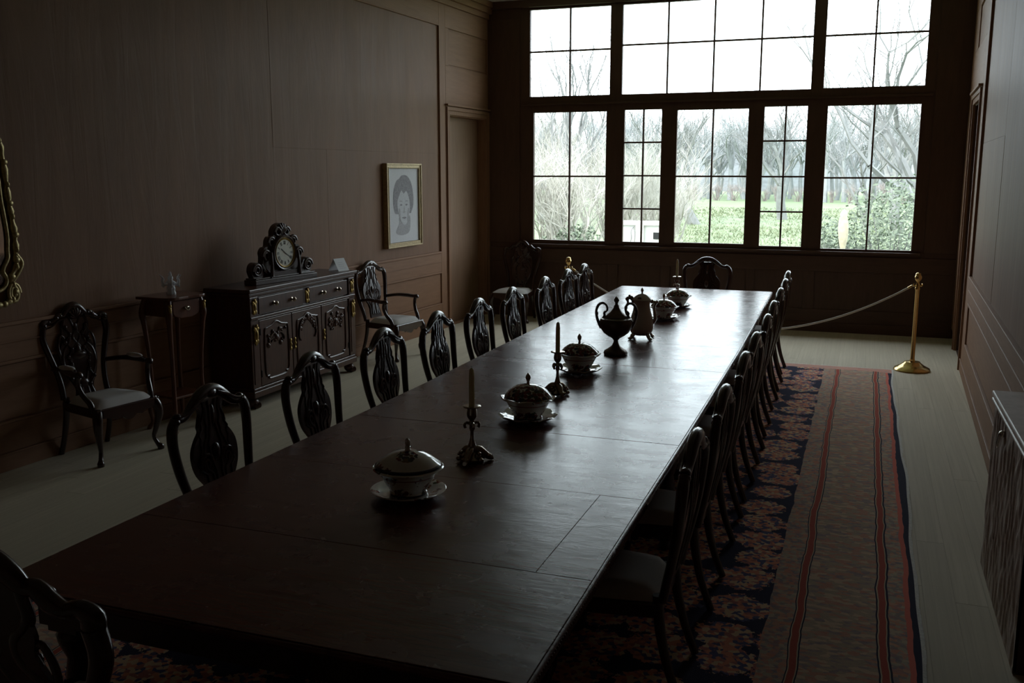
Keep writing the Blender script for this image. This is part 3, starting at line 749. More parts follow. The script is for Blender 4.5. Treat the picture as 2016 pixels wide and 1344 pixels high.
for k in range(3):
    y0 = .13+dw*k+.006; y1 = .13+dw*(k+1)-.006; yc = (y0+y1)/2
    d = ob('door', G().box(-.02,.004,y0,y1,.19,.78), 'sideboard_wood', sb, smooth=False, bev=.004)
    # shaped raised border
    hw = (y1-y0)/2-.07
    out = [(-hw,.30),(-hw+.05,.265),(-hw+.05,.24),(0,.235),(hw-.05,.24),(hw-.05,.265),(hw,.30),(hw,.66),(hw-.04,.70),(hw*.4,.715),(0,.745),(-hw*.4,.715),(-hw+.04,.70),(-hw,.66)]
    c = catmull([(.006,yc+a,z) for a,z in out],3,True); c.append(c[0]); ob('panel_moulding', G().tube(c,.009,6), 'sideboard_wood', d)
    # carved flower spray
    g = G(); r2 = random.Random(40+k)
    for s in (-1,1):
        if k != 1:
            c0 = [(0,.60),(.04*s,.64),(.09*s,.62),(.12*s,.58),(.10*s,.55),(.075*s,.575)]
        else:
            c0 = [(0,.70),(.05*s,.70),(.11*s,.68),(.14*s,.62),(.15*s,.54),(.12*s,.50)]
        g.tube(catmull([(.010,yc+a,z) for a,z in c0],5), .009, 6)
        for q in range(9):
            if k != 1: a, z = r2.uniform(.0,.14), r2.uniform(.52,.68)
            else: a, z = .05+.011*q+r2.uniform(-.02,.02), .70-.002*q*q+r2.uniform(-.02,.02)
            g.ball((.008,yc+s*a,z),(.012,r2.uniform(.012,.024),r2.uniform(.012,.024)),8,5); g.tube([(.008,yc,.60 if k != 1 else .70),(.008,yc+s*a,z)],.005,5)
    g.ball((.01,yc,.59 if k != 1 else .71),(.016,.03,.035),10,6)
    ob('carving', g, 'sideboard_wood', d)
    hy = y1-.03 if k == 0 else y0+.03
    g = G().ball((.008,hy,.49),(.006,.012,.055),8,6).ball((.010,hy,.53),(.007,.016,.016),8,6).ball((.010,hy,.45),(.007,.016,.016),8,6).ball((.014,hy,.49),(.008,.01,.014),8,6)
    ob('escutcheon', g, 'gilt', d)
    for zz in (.3,.68):
        if k != 1:
            hy2 = y0+.004 if k == 0 else y1-.004
            ob('hinge', G().tube([(.008,hy2,zz-.03),(.008,hy2,zz+.03)],.006,8), 'iron', d)

# clock
ck = thing('mantel_clock', (-5.20,7.27,SHH), math.radians(-7), 'carved wooden mantel clock with round cream dial on the sideboard', 'clock')
cy = .44
ob('plinth', G().box(-.055,.085,.005,.875,0,.045).box(-.05,.075,.02,.86,.045,.06), 'clock_wood', ck, smooth=False, bev=.006)
sil = [(-.40,.06),(-.425,.12),(-.41,.175),(-.36,.20),(-.315,.185),(-.30,.15),(-.275,.165),(-.265,.235),(-.27,.285),(-.235,.325),(-.195,.335),(-.185,.385),(-.155,.42),(-.115,.425),(-.11,.47),(-.075,.515),(-.03,.535),(0,.54)]
out = [(a,z) for a,z in sil]+[(-a,z) for a,z in reversed(sil[:-1])]
oc = catmull([(a,z,0) for a,z in out],3); oc = [(p.x,p.y) for p in oc]
ob('case', G().plate(oc, lambda a,z:(-.03,cy+a,z), lambda a,z:(.03,cy+a,z)), 'clock_wood', ck)
cz = .265
for s in (-1,1):
    for (a0,z0,r0,n) in ((.355,.125,.062,30),(.225,.25,.055,26),(.15,.37,.05,22),(.06,.46,.045,20)):
        ob('scroll', G().tube([(.036,cy+s*(a0+r0*math.cos(t)*(1-t/16)),z0+r0*math.sin(t)*(1-t/16)) for t in [i*.42 for i in range(n)]], lerp_list([.016,.012,.008],n), 8), 'clock_wood', ck)
    for q in range(3):
        ob('leaf_carving', G().tube(catmull([(.034,cy+s*(.14+.03*q),.075+.012*q),(.038,cy+s*(.21+.025*q),.08+.03*q),(.036,cy+s*(.27+.012*q),.12+.03*q)],4), .010, 6), 'clock_wood', ck)
g = G()
for q in range(5):
    a = -.9+1.8*q/4; g.tube([(.034,cy,.44),(.045,cy+.05*math.sin(a),.44+.06*math.cos(a)),(.036,cy+.075*math.sin(a),.44+.1*math.cos(a))],[.008,.018,.010],8)
ob('crest_plume', g, 'clock_wood', ck)
g = G().box(-.02,.062,cy-.165,cy+.165,.06,.10)
g.lathe([(0,0),(.165,0),(.165,.035),(.155,.045),(.14,.04),(.135,.03),(0,.03)],40); 
k0 = 8; g.xform(Matrix.Translation((.028,cy,cz)) @ Matrix.Rotation(PI/2,4,'Y'), 8)
ob('bezel', g, 'clock_wood', ck)
g = G().lathe([(.128,.028),(.138,.034),(.132,.042),(.124,.036),(.124,.030)],40); g.xform(Matrix.Translation((.03,cy,cz)) @ Matrix.Rotation(PI/2,4,'Y')); ob('gilt_rim', g, 'gilt', ck)
g = G().lathe([(0,0),(.126,0),(.126,.003),(0,.003)],40); g.xform(Matrix.Translation((.058,cy,cz)) @ Matrix.Rotation(PI/2,4,'Y')); dial = ob('dial', g, 'dial', ck)
# roman numerals of little strokes; dial plane is y-z seen from +x (right = +y)
def stroke(g, p, q, w, x=.0625):
    (a,b_),(c,d) = p,q; L = math.hypot(c-a,d-b_); nx, ny = -(d-b_)/L*w, (c-a)/L*w
    pts = [(a+nx,b_+ny),(c+nx,d+ny),(c-nx,d-ny),(a-nx,b_-ny)]
    g.plate(pts, lambda u,v:(x-.001,cy+u,cz+v), lambda u,v:(x,cy+u,cz+v))
ROM = ['XII','I','II','III','IIII','V','VI','VII','VIII','IX','X','XI']
for h, txt in enumerate(ROM):
    ang = PI/2-h*PI/6; g = G(); ws = {'I':.008,'V':.016,'X':.016}; tot = sum(ws[c] for c in txt); off = -tot/2
    def at(u, v):      # u along tangent, v radial outward
        r = .094+v; ta = ang-PI/2
        return (r*math.cos(ang)+u*math.cos(ta), r*math.sin(ang)+u*math.sin(ta))
    for ch in txt:
        w = ws[ch]; m_ = off+w/2
        if ch == 'I': stroke(g, at(m_,-.016), at(m_,.016), .0018)
        elif ch == 'V': stroke(g, at(m_-.006,.016), at(m_,-.016), .0018); stroke(g, at(m_+.006,.016), at(m_,-.016), .0012)
        else: stroke(g, at(m_-.006,.016), at(m_+.006,-.016), .0018); stroke(g, at(m_+.006,.016), at(m_-.006,-.016), .0012)
        off += w
    ob('numeral', g, 'ink', dial, smooth=False)
g = G()
for ang, L, w in ((PI/2-2*PI*(10.33/12), .062, .0035),(PI/2-2*PI*(20/60), .098, .0028)):
    stroke(g, (-.02*math.cos(ang),-.02*math.sin(ang)), (L*math.cos(ang),L*math.sin(ang)), w, .065)
ob('hands', g, 'ink', dial, smooth=False)
g = G()
for s in (-1,1): g.tube([(.065,cy+s*.195,.05),(.07,cy+s*.19,.16),(.06,cy+s*.185,.28)],[.022,.014,.012],8)
g.box(.05,.085,cy-.22,cy-.17,.045,.06); ob('column', g, 'clock_wood', ck)

# tent card
tc = thing('tent_card', (-5.12,8.73,SHH), math.radians(-12), 'small white folded card standing at the far end of the sideboard', 'card')
g = G()
for s in (-1,1):
    n_ = Vector((s*.125, 0, .075)).normalized()*.0012
    A = [(s*.07,-.08,0),(s*.07,.08,0),(0,.08,.125),(0,-.08,.125)]
    g.add(A+[tuple(Vector(p)+n_) for p in A], [(0,1,2,3),(7,6,5,4),(0,3,7,4),(1,5,6,2),(0,4,5,1),(3,2,6,7)])
ob('card', g, 'card_white', tc, smooth=False)
g = G()
for k in range(4): g.add([Vector((.07-.07*t,yy,.125*t))+Vector((.002,0,.0012)) for t,yy in ((.2+.15*k,-.05),(.2+.15*k,.05-.02*(k%2)),(.23+.15*k,.05-.02*(k%2)),(.23+.15*k,-.05))], [(0,1,2,3)])
o = ob('printed_lines', g, 'graphite_light', tc, smooth=False)

# tall stand
st = thing('pedestal_stand', (-5.245,6.30,0), math.radians(-8), 'tall slender wooden stand with one small drawer beside the sideboard', 'stand')
HW, HD, STH = .19, .16, 1.10
out = [(-HD,-HW),(-HD*.3,-HW-.012),(HD*.75,-HW+.0),(HD+.02,-HW*.72),(HD+.012,0),(HD+.02,HW*.72),(HD*.75,HW),(-HD*.3,HW+.012),(-HD,HW)]
oc = [(p.x,p.y) for p in catmull([(a,b_,0) for a,b_ in out],3,True)]
ob('top', G().plate(oc, lambda a,b_:(a*1.08,b_*1.08,STH-.022), lambda a,b_:(a*1.08,b_*1.08,STH)), 'stand_wood', st, smooth=False, bev=.005)
ob('case', G().box(-HD+.01,HD-.02,-HW+.02,HW-.02,STH-.16,STH-.022), 'stand_wood', st, smooth=False, bev=.004)
dr = ob('drawer', G().plate([(-HW+.05,STH-.13),(-HW+.07,STH-.155),(-.06,STH-.175),(.06,STH-.175),(HW-.07,STH-.155),(HW-.05,STH-.13),(HW-.05,STH-.035),(-HW+.05,STH-.035)], lambda a,z:(HD-.03,a,z), lambda a,z:(HD-.004,a,z)), 'stand_wood', st, smooth=False, bev=.004)
g = G().ball((HD+.002,0,STH-.095),(.006,.028,.014),10,6); g.tube(catmull([(HD+.004,-.025,STH-.09),(HD+.016,-.012,STH-.112),(HD+.016,.012,STH-.112),(HD+.004,.025,STH-.09)],4),.004,6); ob('drawer_pull', g, 'bronze', dr)
for sx_, sy_ in ((1,1),(1,-1),(-1,1),(-1,-1)):
    x0_, y0_ = sx_*(HD-.03), sy_*(HW-.03)
    pts = [(x0_,y0_,STH-.03),(x0_+sx_*.02,y0_+sy_*.02,STH-.14),(x0_+sx_*.012,y0_+sy_*.012,STH-.24),(x0_,y0_-sy_*.004,.62),(x0_-sx_*.006,y0_-sy_*.010,.36),(x0_+sx_*.012,y0_+sy_*.008,.18),(x0_+sx_*.0,y0_+sy_*.0,.07),(x0_+sx_*.022,y0_+sy_*.018,.015),(x0_+sx_*.024,y0_+sy_*.02,0)]
    c = catmull(pts,4); lg = ob('leg', G().tube(c, lerp_list([.026,.028,.021,.016,.017,.020,.013,.019,.017],len(c)), 8), 'stand_wood', st)
    if sx_ > 0:
        g = G().ball((x0_+.035,y0_+sy_*.018,STH-.10),(.012,.014,.045),8,6).ball((x0_+.037,y0_+sy_*.018,STH-.065),(.013,.018,.014),8,6); ob('gilt_mount', g, 'gilt', lg)
ob('shelf', G().box(-HD+.02,HD-.02,-HW+.03,HW-.03,.27,.29), 'stand_wood', st, smooth=False, bev=.006)

# crystal ornament
cr = thing('crystal_ornament', (-5.25,6.30,STH), 0, 'clear cut-glass ornament with spreading arms on top of the small stand', 'ornament')
g = G().lathe([(0,0),(.036,0),(.038,.012),(.032,.03),(.034,.05),(.028,.07),(.036,.085),(.040,.10),(.018,.115),(.022,.135),(.012,.155),(.010,.175),(0,.19)],8); ob('stem', g, 'crystal', cr, smooth=False)
for k in range(6):
    a = k*PI/3+.3; ca, sa = math.cos(a), math.sin(a)
    g = G().tube(catmull([(.03*ca,.03*sa,.085),(.06*ca,.06*sa,.085),(.072*ca,.072*sa,.11),(.066*ca,.066*sa,.135),(.088*ca,.088*sa,.16)],3),lerp_list([.009,.009,.008,.007,.003],13),6); g.ball((.068*ca,.068*sa,.075),(.009,.009,.014),6,5)
    ob('arm', g, 'crystal', cr, smooth=False)

# ------------------------------------------------------------------ things on the left wall
pt = thing('framed_portrait', (XL(10.62), 10.62, 1.18), AL, 'gilt-framed pencil drawing of a short-haired head on the left wall', 'picture')
# local: x out of the wall, y along, z up
PWd, PH = .43, 1.0
g = G()
for d, w0, w1, x1 in ((0,0,.018,.070),(0,.018,.045,.058),(0,.045,.056,.064)):
    for (a,b_,c,e) in ((-PWd+w0,-PWd+w1,w0,PH-w0),(PWd-w1,PWd-w0,w0,PH-w0),(-PWd+w1,PWd-w1,w0,w1),(-PWd+w1,PWd-w1,PH-w1,PH-w0)): g.box(.0,x1,a,b_,c,e)
ob('frame', g, 'frame_gilt', pt, smooth=False, bev=.003)
pp = ob('paper', G().box(.0,.042,-PWd+.06,PWd-.06,.06,PH-.06), 'paper', pt, smooth=False)
def flat(n, pts, mat, x, closed_smooth=True):
    c = [(p.x,p.y) for p in catmull([(a,b_,0) for a,b_ in pts],4,True)] if closed_smooth else pts
    return ob(n, G().plate(c, lambda a,z:(.0425+x-.0004,a,z), lambda a,z:(.0425+x,a,z)), mat, pp, smooth=False)
sc_ = 1.0
flat('neck', [(-.11,.36),(-.12,.28),(-.20,.18),(-.06,.14),(.12,.17),(.16,.28),(.13,.38)], 'graphite_mid', .0006)
flat('hair', [(-.03,.86),(.10,.85),(.20,.76),(.245,.62),(.24,.50),(.19,.42),(.15,.40),(-.17,.40),(-.23,.44),(-.255,.55),(-.24,.68),(-.17,.79),(-.10,.82)], 'graphite_dark', .0012)
flat('face', [(-.155,.55),(-.10,.63),(-.05,.68),(.0,.64),(.07,.67),(.135,.58),(.15,.48),(.125,.38),(.07,.29),(.02,.265),(-.04,.28),(-.10,.35),(-.145,.44)], 'graphite_light', .0018)
for s in (-1,1):
    flat('eyebrow', [(s*.03,.545),(s*.07,.557),(s*.115,.545),(s*.07,.549)], 'graphite_dark', .0024)
    flat('eye', [(s*.035,.505),(s*.065,.518),(s*.10,.507),(s*.067,.495)], 'graphite_dark', .0024)
    flat('cheek_shading', [(s*.10,.46),(s*.13,.45),(s*.115,.36),(s*.08,.31),(s*.085,.38)], 'graphite_mid', .0022)
flat('nose', [(.012,.50),(.02,.44),(.03,.42),(-.0,.405),(-.028,.42),(-.005,.43)], 'graphite_mid', .0024)
flat('mouth', [(-.05,.352),(-.01,.362),(.03,.36),(.06,.352),(.015,.336)], 'graphite_dark', .0024)

mr = thing('gilt_mirror', (XL(4.66), 4.66, 1.15), AL, 'ornate gilt frame at the left edge of the picture', 'mirror')
rim = [(0,.0),(.16,.02),(.30,.0),(.40,.03),(.43,.10),(.40,.17),(.455,.26),(.46,.33),(.47,.45),(.455,.62),(.44,.75),(.43,.95),(.40,1.15),(.30,1.3),(.14,1.36),(0,1.42)]
full = rim+[(-a,z) for a,z in reversed(rim[1:-1])]
c = [(p.x,p.y) for p in catmull([(a,b_,0) for a,b_ in full],4,True)]
inner = [(a*.80,.70+(z-.70)*.80) for a,z in c]
ob('glass', G().plate(inner, lambda a,z:(.008,a,z), lambda a,z:(.014,a,z)), 'mirror_glass', mr, smooth=False)
g = G(); cc = [(.02,a*.97,.70+(z-.70)*.97) for a,z in c]; cc.append(cc[0])
nn = len(cc); g.tube(cc, [.020+.007*math.sin(i*1.9) for i in range(nn)], 8)
cc2 = [(.02,a*.84,.70+(z-.70)*.84) for a,z in c]; cc2.append(cc2[0]); g.tube(cc2, .014, 8)
for i in range(0,nn,3):
    p = cc[i]; g.ball((.034,p[1],p[2]),(.016,.02+.006*math.sin(i),.022),8,5)
for s in (-1,1):
    g.tube([(.03,s*(.40+.05*math.cos(t)*(1-t/20)),.09+.075*math.sin(t)*(1-t/20)) for t in [i*.4 for i in range(26)]], .013, 8)
    g.tube(catmull([(.025,s*.40,.17),(.03,s*.46,.24),(.03,s*.485,.30),(.025,s*.45,.36)],5), .014, 8)
ob('frame', g, 'old_gilt', mr)

# ------------------------------------------------------------------ carved cabinet at the right wall
cb = thing('carved_cabinet', (.68,4.22,0), 0, 'low cabinet with rippled carved front against the right wall', 'cabinet')
CL, CH = 1.22, .955
def cdep(y): return XR(4.22+y)-.68-.045
ob('carcass', G().add([(.02,0,0),(cdep(0),0,0),(cdep(CL),CL,0),(.02,CL,0),(.02,0,CH-.03),(cdep(0),0,CH-.03),(cdep(CL),CL,CH-.03),(.02,CL,CH-.03)], [(3,2,1,0),(4,5,6,7),(0,1,5,4),(1,2,6,5),(2,3,7,6),(3,0,4,7)]), 'sideboard_wood', cb, smooth=False)
g = G().add([(-.012,-.015,CH-.028),(cdep(0)+.008,-.015,CH-.028),(cdep(CL)+.008,CL+.012,CH-.028),(-.012,CL+.012,CH-.028),(-.012,-.015,CH),(cdep(0)+.008,-.015,CH),(cdep(CL)+.008,CL+.012,CH),(-.012,CL+.012,CH)], [(3,2,1,0),(4,5,6,7),(0,1,5,4),(1,2,6,5),(2,3,7,6),(3,0,4,7)])
ob('top', g, 'cabinet_wood', cb, smooth=False, bev=.007)
ob('top_moulding', G().tube([(-.002,-.01,CH-.045),(-.002,CL+.008,CH-.045)],.010,8), 'cabinet_wood', cb)
g = G(); NA, NB = 150, 110
for j in range(NB+1):
    z = (CH-.06)*j/NB
    for i in range(NA+1):
        y = CL*i/NA
        # flame-like vertical folds that split and join
        w = noise.noise(Vector((y*5, z*3.2, 3)))*.10
        row = z/.165; ph = math.floor(row); fr_ = row-ph
        q = math.sin((y+w)*2*PI/.105 + PI*(ph%2)*0 + 1.2*math.sin(z*2*PI/.33 + y*9))
        q2 = math.sin((y+w*.6)*2*PI/.036 + 2*noise.noise(Vector((y*8,z*6,9))))
        e = min(1, min(z, CH-.06-z)/.02, min(y, CL-y)/.02)
        dpt = (.0060*max(q,-.3) + .0013*q2 + .0015*noise.noise(Vector((y*30,z*10,1))))*max(0,e)
        g.v.append((.006-dpt, y, z))
for j in range(NB):
    for i in range(NA): a = j*(NA+1)+i; g.f.append((a,a+NA+1,a+NA+2,a+1))
ob('carved_front', g, 'cabinet_wood', cb)
g = G().lathe([(0,0),(.016,0),(.018,.008),(.012,.02),(0,.024)],12); g.xform(Matrix.Translation((.0,CL-.44,.835)) @ Matrix.Rotation(-PI/2,4,'Y'))
g.tube(catmull([(-.016,CL-.455,.83),(-.022,CL-.462,.79),(-.022,CL-.44,.765),(-.022,CL-.418,.79),(-.016,CL-.425,.83)],4),.004,6); ob('drop_handle', g, 'silver', cb)

# ------------------------------------------------------------------ stanchions and rope
def mk_post(loc, rz, lab):
    t = thing('rope_stanchion', loc, rz, lab, 'stanchion', 'brass stanchions with rope')
    ob('base', G().lathe([(0,0),(.185,0),(.19,.012),(.18,.026),(.13,.05),(.085,.085),(.08,.095),(.03,.10)],12), 'brass', t)
    ob('post', G().lathe([(.026,.09),(.030,.10),(.022,.13),(.022,.86),(.026,.865),(.026,.88),(.022,.885),(.022,.925)],16), 'brass', t)
    g = G()
    for k in range(4):
        a = k*PI/2; p = [(.024*math.cos(a),.024*math.sin(a),.905)]
        g.tube(catmull([(.02*math.cos(a),.02*math.sin(a),.905),(.038*math.cos(a),.038*math.sin(a),.898),(.046*math.cos(a),.046*math.sin(a),.912),(.040*math.cos(a),.040*math.sin(a),.925)],3),.005,6)
    ob('hook_ring', g, 'brass', t)
    ob('finial', G().lathe([(.016,.925),(.014,.945),(.022,.955),(.034,.97),(.038,.99),(.032,1.01),(.024,1.018),(.030,1.024),(.020,1.038),(0,1.042)],16), 'brass', t)
    return t
PR, PLf = Vector((.545,10.87,0)), Vector((-3.445,11.43,0))
mk_post(PR, .2, 'brass stanchion standing on the bare floor at the right, by the carpet end')
mk_post(PLf, .2, 'brass stanchion at the left behind the far chairs')
dirv = (PR-PLf).normalized(); A = PLf+dirv*.045; B = PR-dirv*.045
pts = []
for i in range(41):
    t = i/40; p = A.lerp(B,t); u = 2*t-1
    pts.append((p.x,p.y,.285+(.905-.285)*(abs(u)**2.1)+(.0)))
rp = thing('barrier_rope', (A.x,A.y,0), 0, 'pale cord hanging between the two brass stanchions', 'rope')
rel = [(p[0]-A.x,p[1]-A.y,p[2]) for p in pts]
ob('cord', G().tube(rel,.0105,8), 'rope', rp)
for e0, e1 in ((rel[0],rel[1]),(rel[-1],rel[-2])):
    a, b_ = Vector(e0), Vector(e1); ob('end_cap', G().tube([a,a.lerp(b_,.15),a.lerp(b_,.5)],[.007,.013,.012],8), 'brass', rp)

# ------------------------------------------------------------------ tableware
def mk_tureen(name, wavy):
    t = thing(name)
    n = 40
    fw = (lambda r,z,a: (r*(1+.035*math.cos(8*a)*max(0,(r-.10)/.05)), z+.006*math.cos(8*a)*max(0,(r-.10)/.05))) if wavy else None
    prof = [(0,.004),(.08,.002),(.10,.004),(.125,.016),(.152,.030),(.156,.034),(.150,.036),(.12,.024),(.09,.014),(0,.014)]
    ob('underplate', G().lathe(prof,n,fn=fw), 'porcelain_plate', t)
    prof = [(0,.014),(.075,.014),(.078,.024),(.074,.03),(.092,.06),(.112,.10),(.120,.116),(.142,.128),(.147,.134),(.142,.138),(.128,.132),(.105,.13),(0,.13)]
    ob('bowl', G().lathe(prof,n,fn=(lambda r,z,a:(r*(1+.03*math.cos(8*a)*max(0,(r-.118)/.03)),z+.006*math.cos(8*a)*max(0,(r-.118)/.03))) if wavy else None), 'porcelain_bowl', t)
    prof = [(.128,.134),(.136,.139),(.136,.145),(.126,.152),(.10,.175),(.065,.196),(.03,.206),(.012,.208),(0,.209)] if not wavy else [(.118,.134),(.128,.138),(.124,.148),(.105,.172),(.075,.194),(.035,.206),(.012,.208),(0,.209)]
    lid = ob('lid', G().lathe(prof,n), 'porcelain_lid' if not wavy else 'porcelain_dark_lid', t)
    g = G()
    if not wavy:
        g.lathe([(.014,.205),(.010,.215),(.012,.225),(.006,.23)],10)
        g.tube([(.013*math.sin(a),.0,.241+.014*-math.cos(a)) for a in [i*2*PI/16 for i in range(17)]],.007,8); g.ball((0,0,.241),(.007,.009,.010),8,6); g.ball((0,0,.258),(.006,.006,.006),6,5)
    else: g.lathe([(.010,.205),(.007,.22),(.009,.228),(.015,.245),(.012,.258),(.004,.27),(0,.274)],10)
    ob('finial', g, 'porcelain_plain' if not wavy else 'silver', lid)
    return t
TG = 'porcelain tureens down the middle of the table'
t1 = mk_tureen('tureen', False); t1.scale = (1,1,.93); t1.location = (-1.705,3.41,TH); t1.rotation_euler = (0,0,2.4); tag(t1, 'nearest lidded porcelain tureen with navy rim and painted flowers', 'tureen', TG)
t2 = mk_tureen('tureen', True)
labs = ['wavy-rimmed lidded tureen between the two nearer candlesticks','wavy-rimmed lidded tureen just beyond the second candlestick','lidded tureen right behind the porcelain coffee pot','farthest lidded tureen, in front of the farthest candle']
for k, (p, s, rz) in enumerate((((-1.647,4.74),1.0,.3),((-1.742,6.05),.98,.9),((-1.685,8.60),.92,1.7),((-1.708,9.42),.92,.1))):
    o = t2 if k == 0 else dup(t2, (0,0,0))
    o.location = (*p,TH); o.rotation_euler = (0,0,rz); o.scale = (s,s,.95 if k < 2 else .86); tag(o, labs[k], 'tureen', TG)
def mk_candlestick():
    t = thing('candlestick')
    g = G()
    for k in range(3):
        a = k*2*PI/3+.35; ca, sa = math.cos(a), math.sin(a)
        g.tube(catmull([(.01*ca,.01*sa,.055),(.035*ca,.035*sa,.05),(.06*ca,.06*sa,.03),(.085*ca,.085*sa,.012),(.098*ca,.098*sa,.013)],3),lerp_list([.018,.02,.018,.012,.010],13),8)
        b_ = a+PI/3
        for (r,z,q) in ((.04,.03,.018),(.062,.016,.014),(.05,.045,.011)): g.ball((r*math.cos(b_),r*math.sin(b_),z),(q,q,q*.8),8,6)
        g.ball((.075*ca,.075*sa,.022),(.017,.017,.012),8,6)
    g.lathe([(0,.004),(.055,.004),(.06,.016),(.04,.03),(.02,.05),(0,.05)],18)
    ob('base', g, 'bronze', t)
    ob('stem', G().lathe([(.022,.045),(.024,.06),(.015,.085),(.009,.11),(.008,.14),(.013,.155),(.011,.17),(.018,.178),(.012,.185),(.010,.195)],14), 'bronze', t)
    g = G()
    for k in range(4):
        a = k*PI/2+.4; g.tube(catmull([(.01*math.cos(a),.01*math.sin(a),.178),(.026*math.cos(a),.026*math.sin(a),.182),(.034*math.cos(a),.034*math.sin(a),.172),(.030*math.cos(a),.030*math.sin(a),.158)],3),.007,6)
    ob('leaf_collar', g, 'bronze', t)
    ob('socket', G().lathe([(.008,.190),(.014,.197),(.022,.210),(.024,.225),(.021,.245),(.021,.252),(.040,.255),(.043,.259),(.039,.262),(.016,.258),(0,.258)],18), 'bronze', t)
    cd_ = ob('candle', G().lathe([(.0135,.258),(.0135,.262),(.0128,.40),(.010,.43),(.004,.438),(0,.438)],14), 'candle_wax', t)
    ob('wick', G().tube([(0,0,.437),(.001,0,.447)],.0012,6), 'wick', cd_)
    return t
cs = mk_candlestick(); clab = ['nearest cast metal candlestick with cream candle','second cast metal candlestick, between two wavy tureens','farthest candlestick with cream candle, beyond the last tureen']
for k, (p, rz) in enumerate((((-1.645,3.95),.2),((-1.683,5.38),.8),((-1.795,9.82),1.3))):
    o = cs if k == 0 else dup(cs, (0,0,0)); o.location = (*p,TH); o.rotation_euler = (0,0,rz); tag(o, clab[k], 'candlestick', 'candlesticks with cream candles')

ur = thing('two_handled_urn', (-1.668,6.75,TH), math.radians(12), 'dark pewter two-handled urn on a tall foot', 'urn')
ob('foot', G().lathe([(0,.0),(.082,.0),(.086,.014),(.080,.03),(.055,.045),(.03,.065),(.018,.09),(.016,.105),(.024,.115)],28,fn=lambda r,z,a:(r*(1+.03*math.cos(8*a)) if z < .05 else r, z)), 'pewter', ur)
ob('body', G().lathe([(.018,.108),(.030,.122),(.062,.140),(.092,.163),(.111,.192),(.120,.225),(.120,.250),(.112,.266),(.09,.272),(.078,.274)],32), 'pewter', ur)
ld = ob('lid', G().lathe([(.082,.272),(.083,.278),(.068,.294),(.052,.306),(.036,.322),(.022,.343),(.016,.365),(0,.37)],28), 'pewter', ur)
ob('finial', G().lathe([(.014,.362),(.010,.38),(.018,.395),(.020,.405),(.012,.415),(.014,.42),(0,.428)],12), 'pewter', ld)
for s in (-1,1):
    h = [(s*.108,.195),(s*.128,.235),(s*.142,.28),(s*.145,.325),(s*.128,.365),(s*.098,.378),(s*.072,.36),(s*.066,.33),(s*.078,.312)]
    c = catmull([(a,0,z) for a,z in h],4); g = G().tube(c, lerp_list([.012,.011,.010,.009,.010,.009,.008,.008,.005],len(c)), 8)
    g.tube(catmull([(s*.10,0,.262),(s*.085,0,.285),(s*.088,0,.305),(s*.075,0,.318)],3),.009,8); g.ball((s*.14,0,.30),(.010,.012,.016),8,6)
    ob('handle', g, 'pewter', ur)

cp = thing('coffee_pot', (-1.645,7.50,TH), math.radians(8), 'tall porcelain coffee pot with metal handle, spout and feet beyond the urn', 'pot')
ob('body', G().lathe([(0,.03),(.06,.03),(.085,.05),(.098,.085),(.097,.12),(.085,.175),(.070,.23),(.064,.275),(.068,.30),(.074,.308),(.0,.306)],32), 'porcelain_plain', cp)
ld = ob('lid', G().lathe([(.074,.307),(.078,.312),(.07,.325),(.05,.345),(.03,.358),(.012,.362),(0,.363)],28), 'porcelain_plain', cp)
ob('finial', G().lathe([(.008,.36),(.006,.372),(.012,.385),(.010,.395),(.003,.408),(0,.41)],10), 'silver', ld)
for k in range(4):
    a = k*PI/2+.75; ca, sa = math.cos(a), math.sin(a)
    g = G().tube(catmull([(.06*ca,.06*sa,.05),(.085*ca,.085*sa,.035),(.10*ca,.10*sa,.016),(.118*ca,.118*sa,.010)],3),lerp_list([.012,.016,.015,.010],10),8); g.ball((.112*ca,.112*sa,.011),(.02,.02,.011),8,6); g.ball((.078*ca,.078*sa,.05),(.018,.018,.016),8,6)
    ob('foot', g, 'silver', cp)
h = [(-.062,.295),(-.095,.325),(-.118,.318),(-.112,.285),(-.128,.245),(-.122,.20),(-.098,.165),(-.088,.15)]
c = catmull([(a,0,z) for a,z in h],4); g = G().tube(c, lerp_list([.011,.013,.012,.009,.011,.011,.010,.010],len(c)), 8)
for (a,z,r) in ((-.085,.325,.018),(-.118,.315,.016),(-.068,.30,.018),(-.128,.245,.014),(-.10,.34,.011)): g.ball((a,0,z),(r,r*.8,r),8,6)
ob('handle', g, 'bronze', cp)
h = [(.085,.13),(.105,.16),(.102,.21),(.096,.25),(.108,.285),(.125,.305)]
c = catmull([(a,0,z) for a,z in h],4); g = G().tube(c, lerp_list([.018,.016,.013,.011,.011,.012],len(c)), 8)
for (a,z,r) in ((.078,.30,.017),(.10,.295,.014),(.118,.298,.013)): g.ball((a,0,z),(r,r*.8,r),8,6)
ob('spout', g, 'silver', cp)

# ------------------------------------------------------------------ outdoors
GZ = -1.0
g = G(); NXg, NYg = 60, 60
for j in range(NYg+1):
    y = YF+.3+(j/NYg)**2*420
    for i in range(NXg+1):
        x = -260+(i/NXg)*520
        far = max(0,(y-40)/80); g.v.append((x,y,GZ + (.25*noise.noise(Vector((x*.06,y*.06,0))) if y > 30 else .05*noise.noise(Vector((x*.4,y*.4,0)))) ))
for j in range(NYg):
    for i in range(NXg): a = j*(NXg+1)+i; g.f.append((a,a+1,a+NXg+2,a+NXg+1))
lw = ob('lawn', g, 'lawn'); tag(lw, 'wide pale green field beyond the windows', 'field', kind='structure')

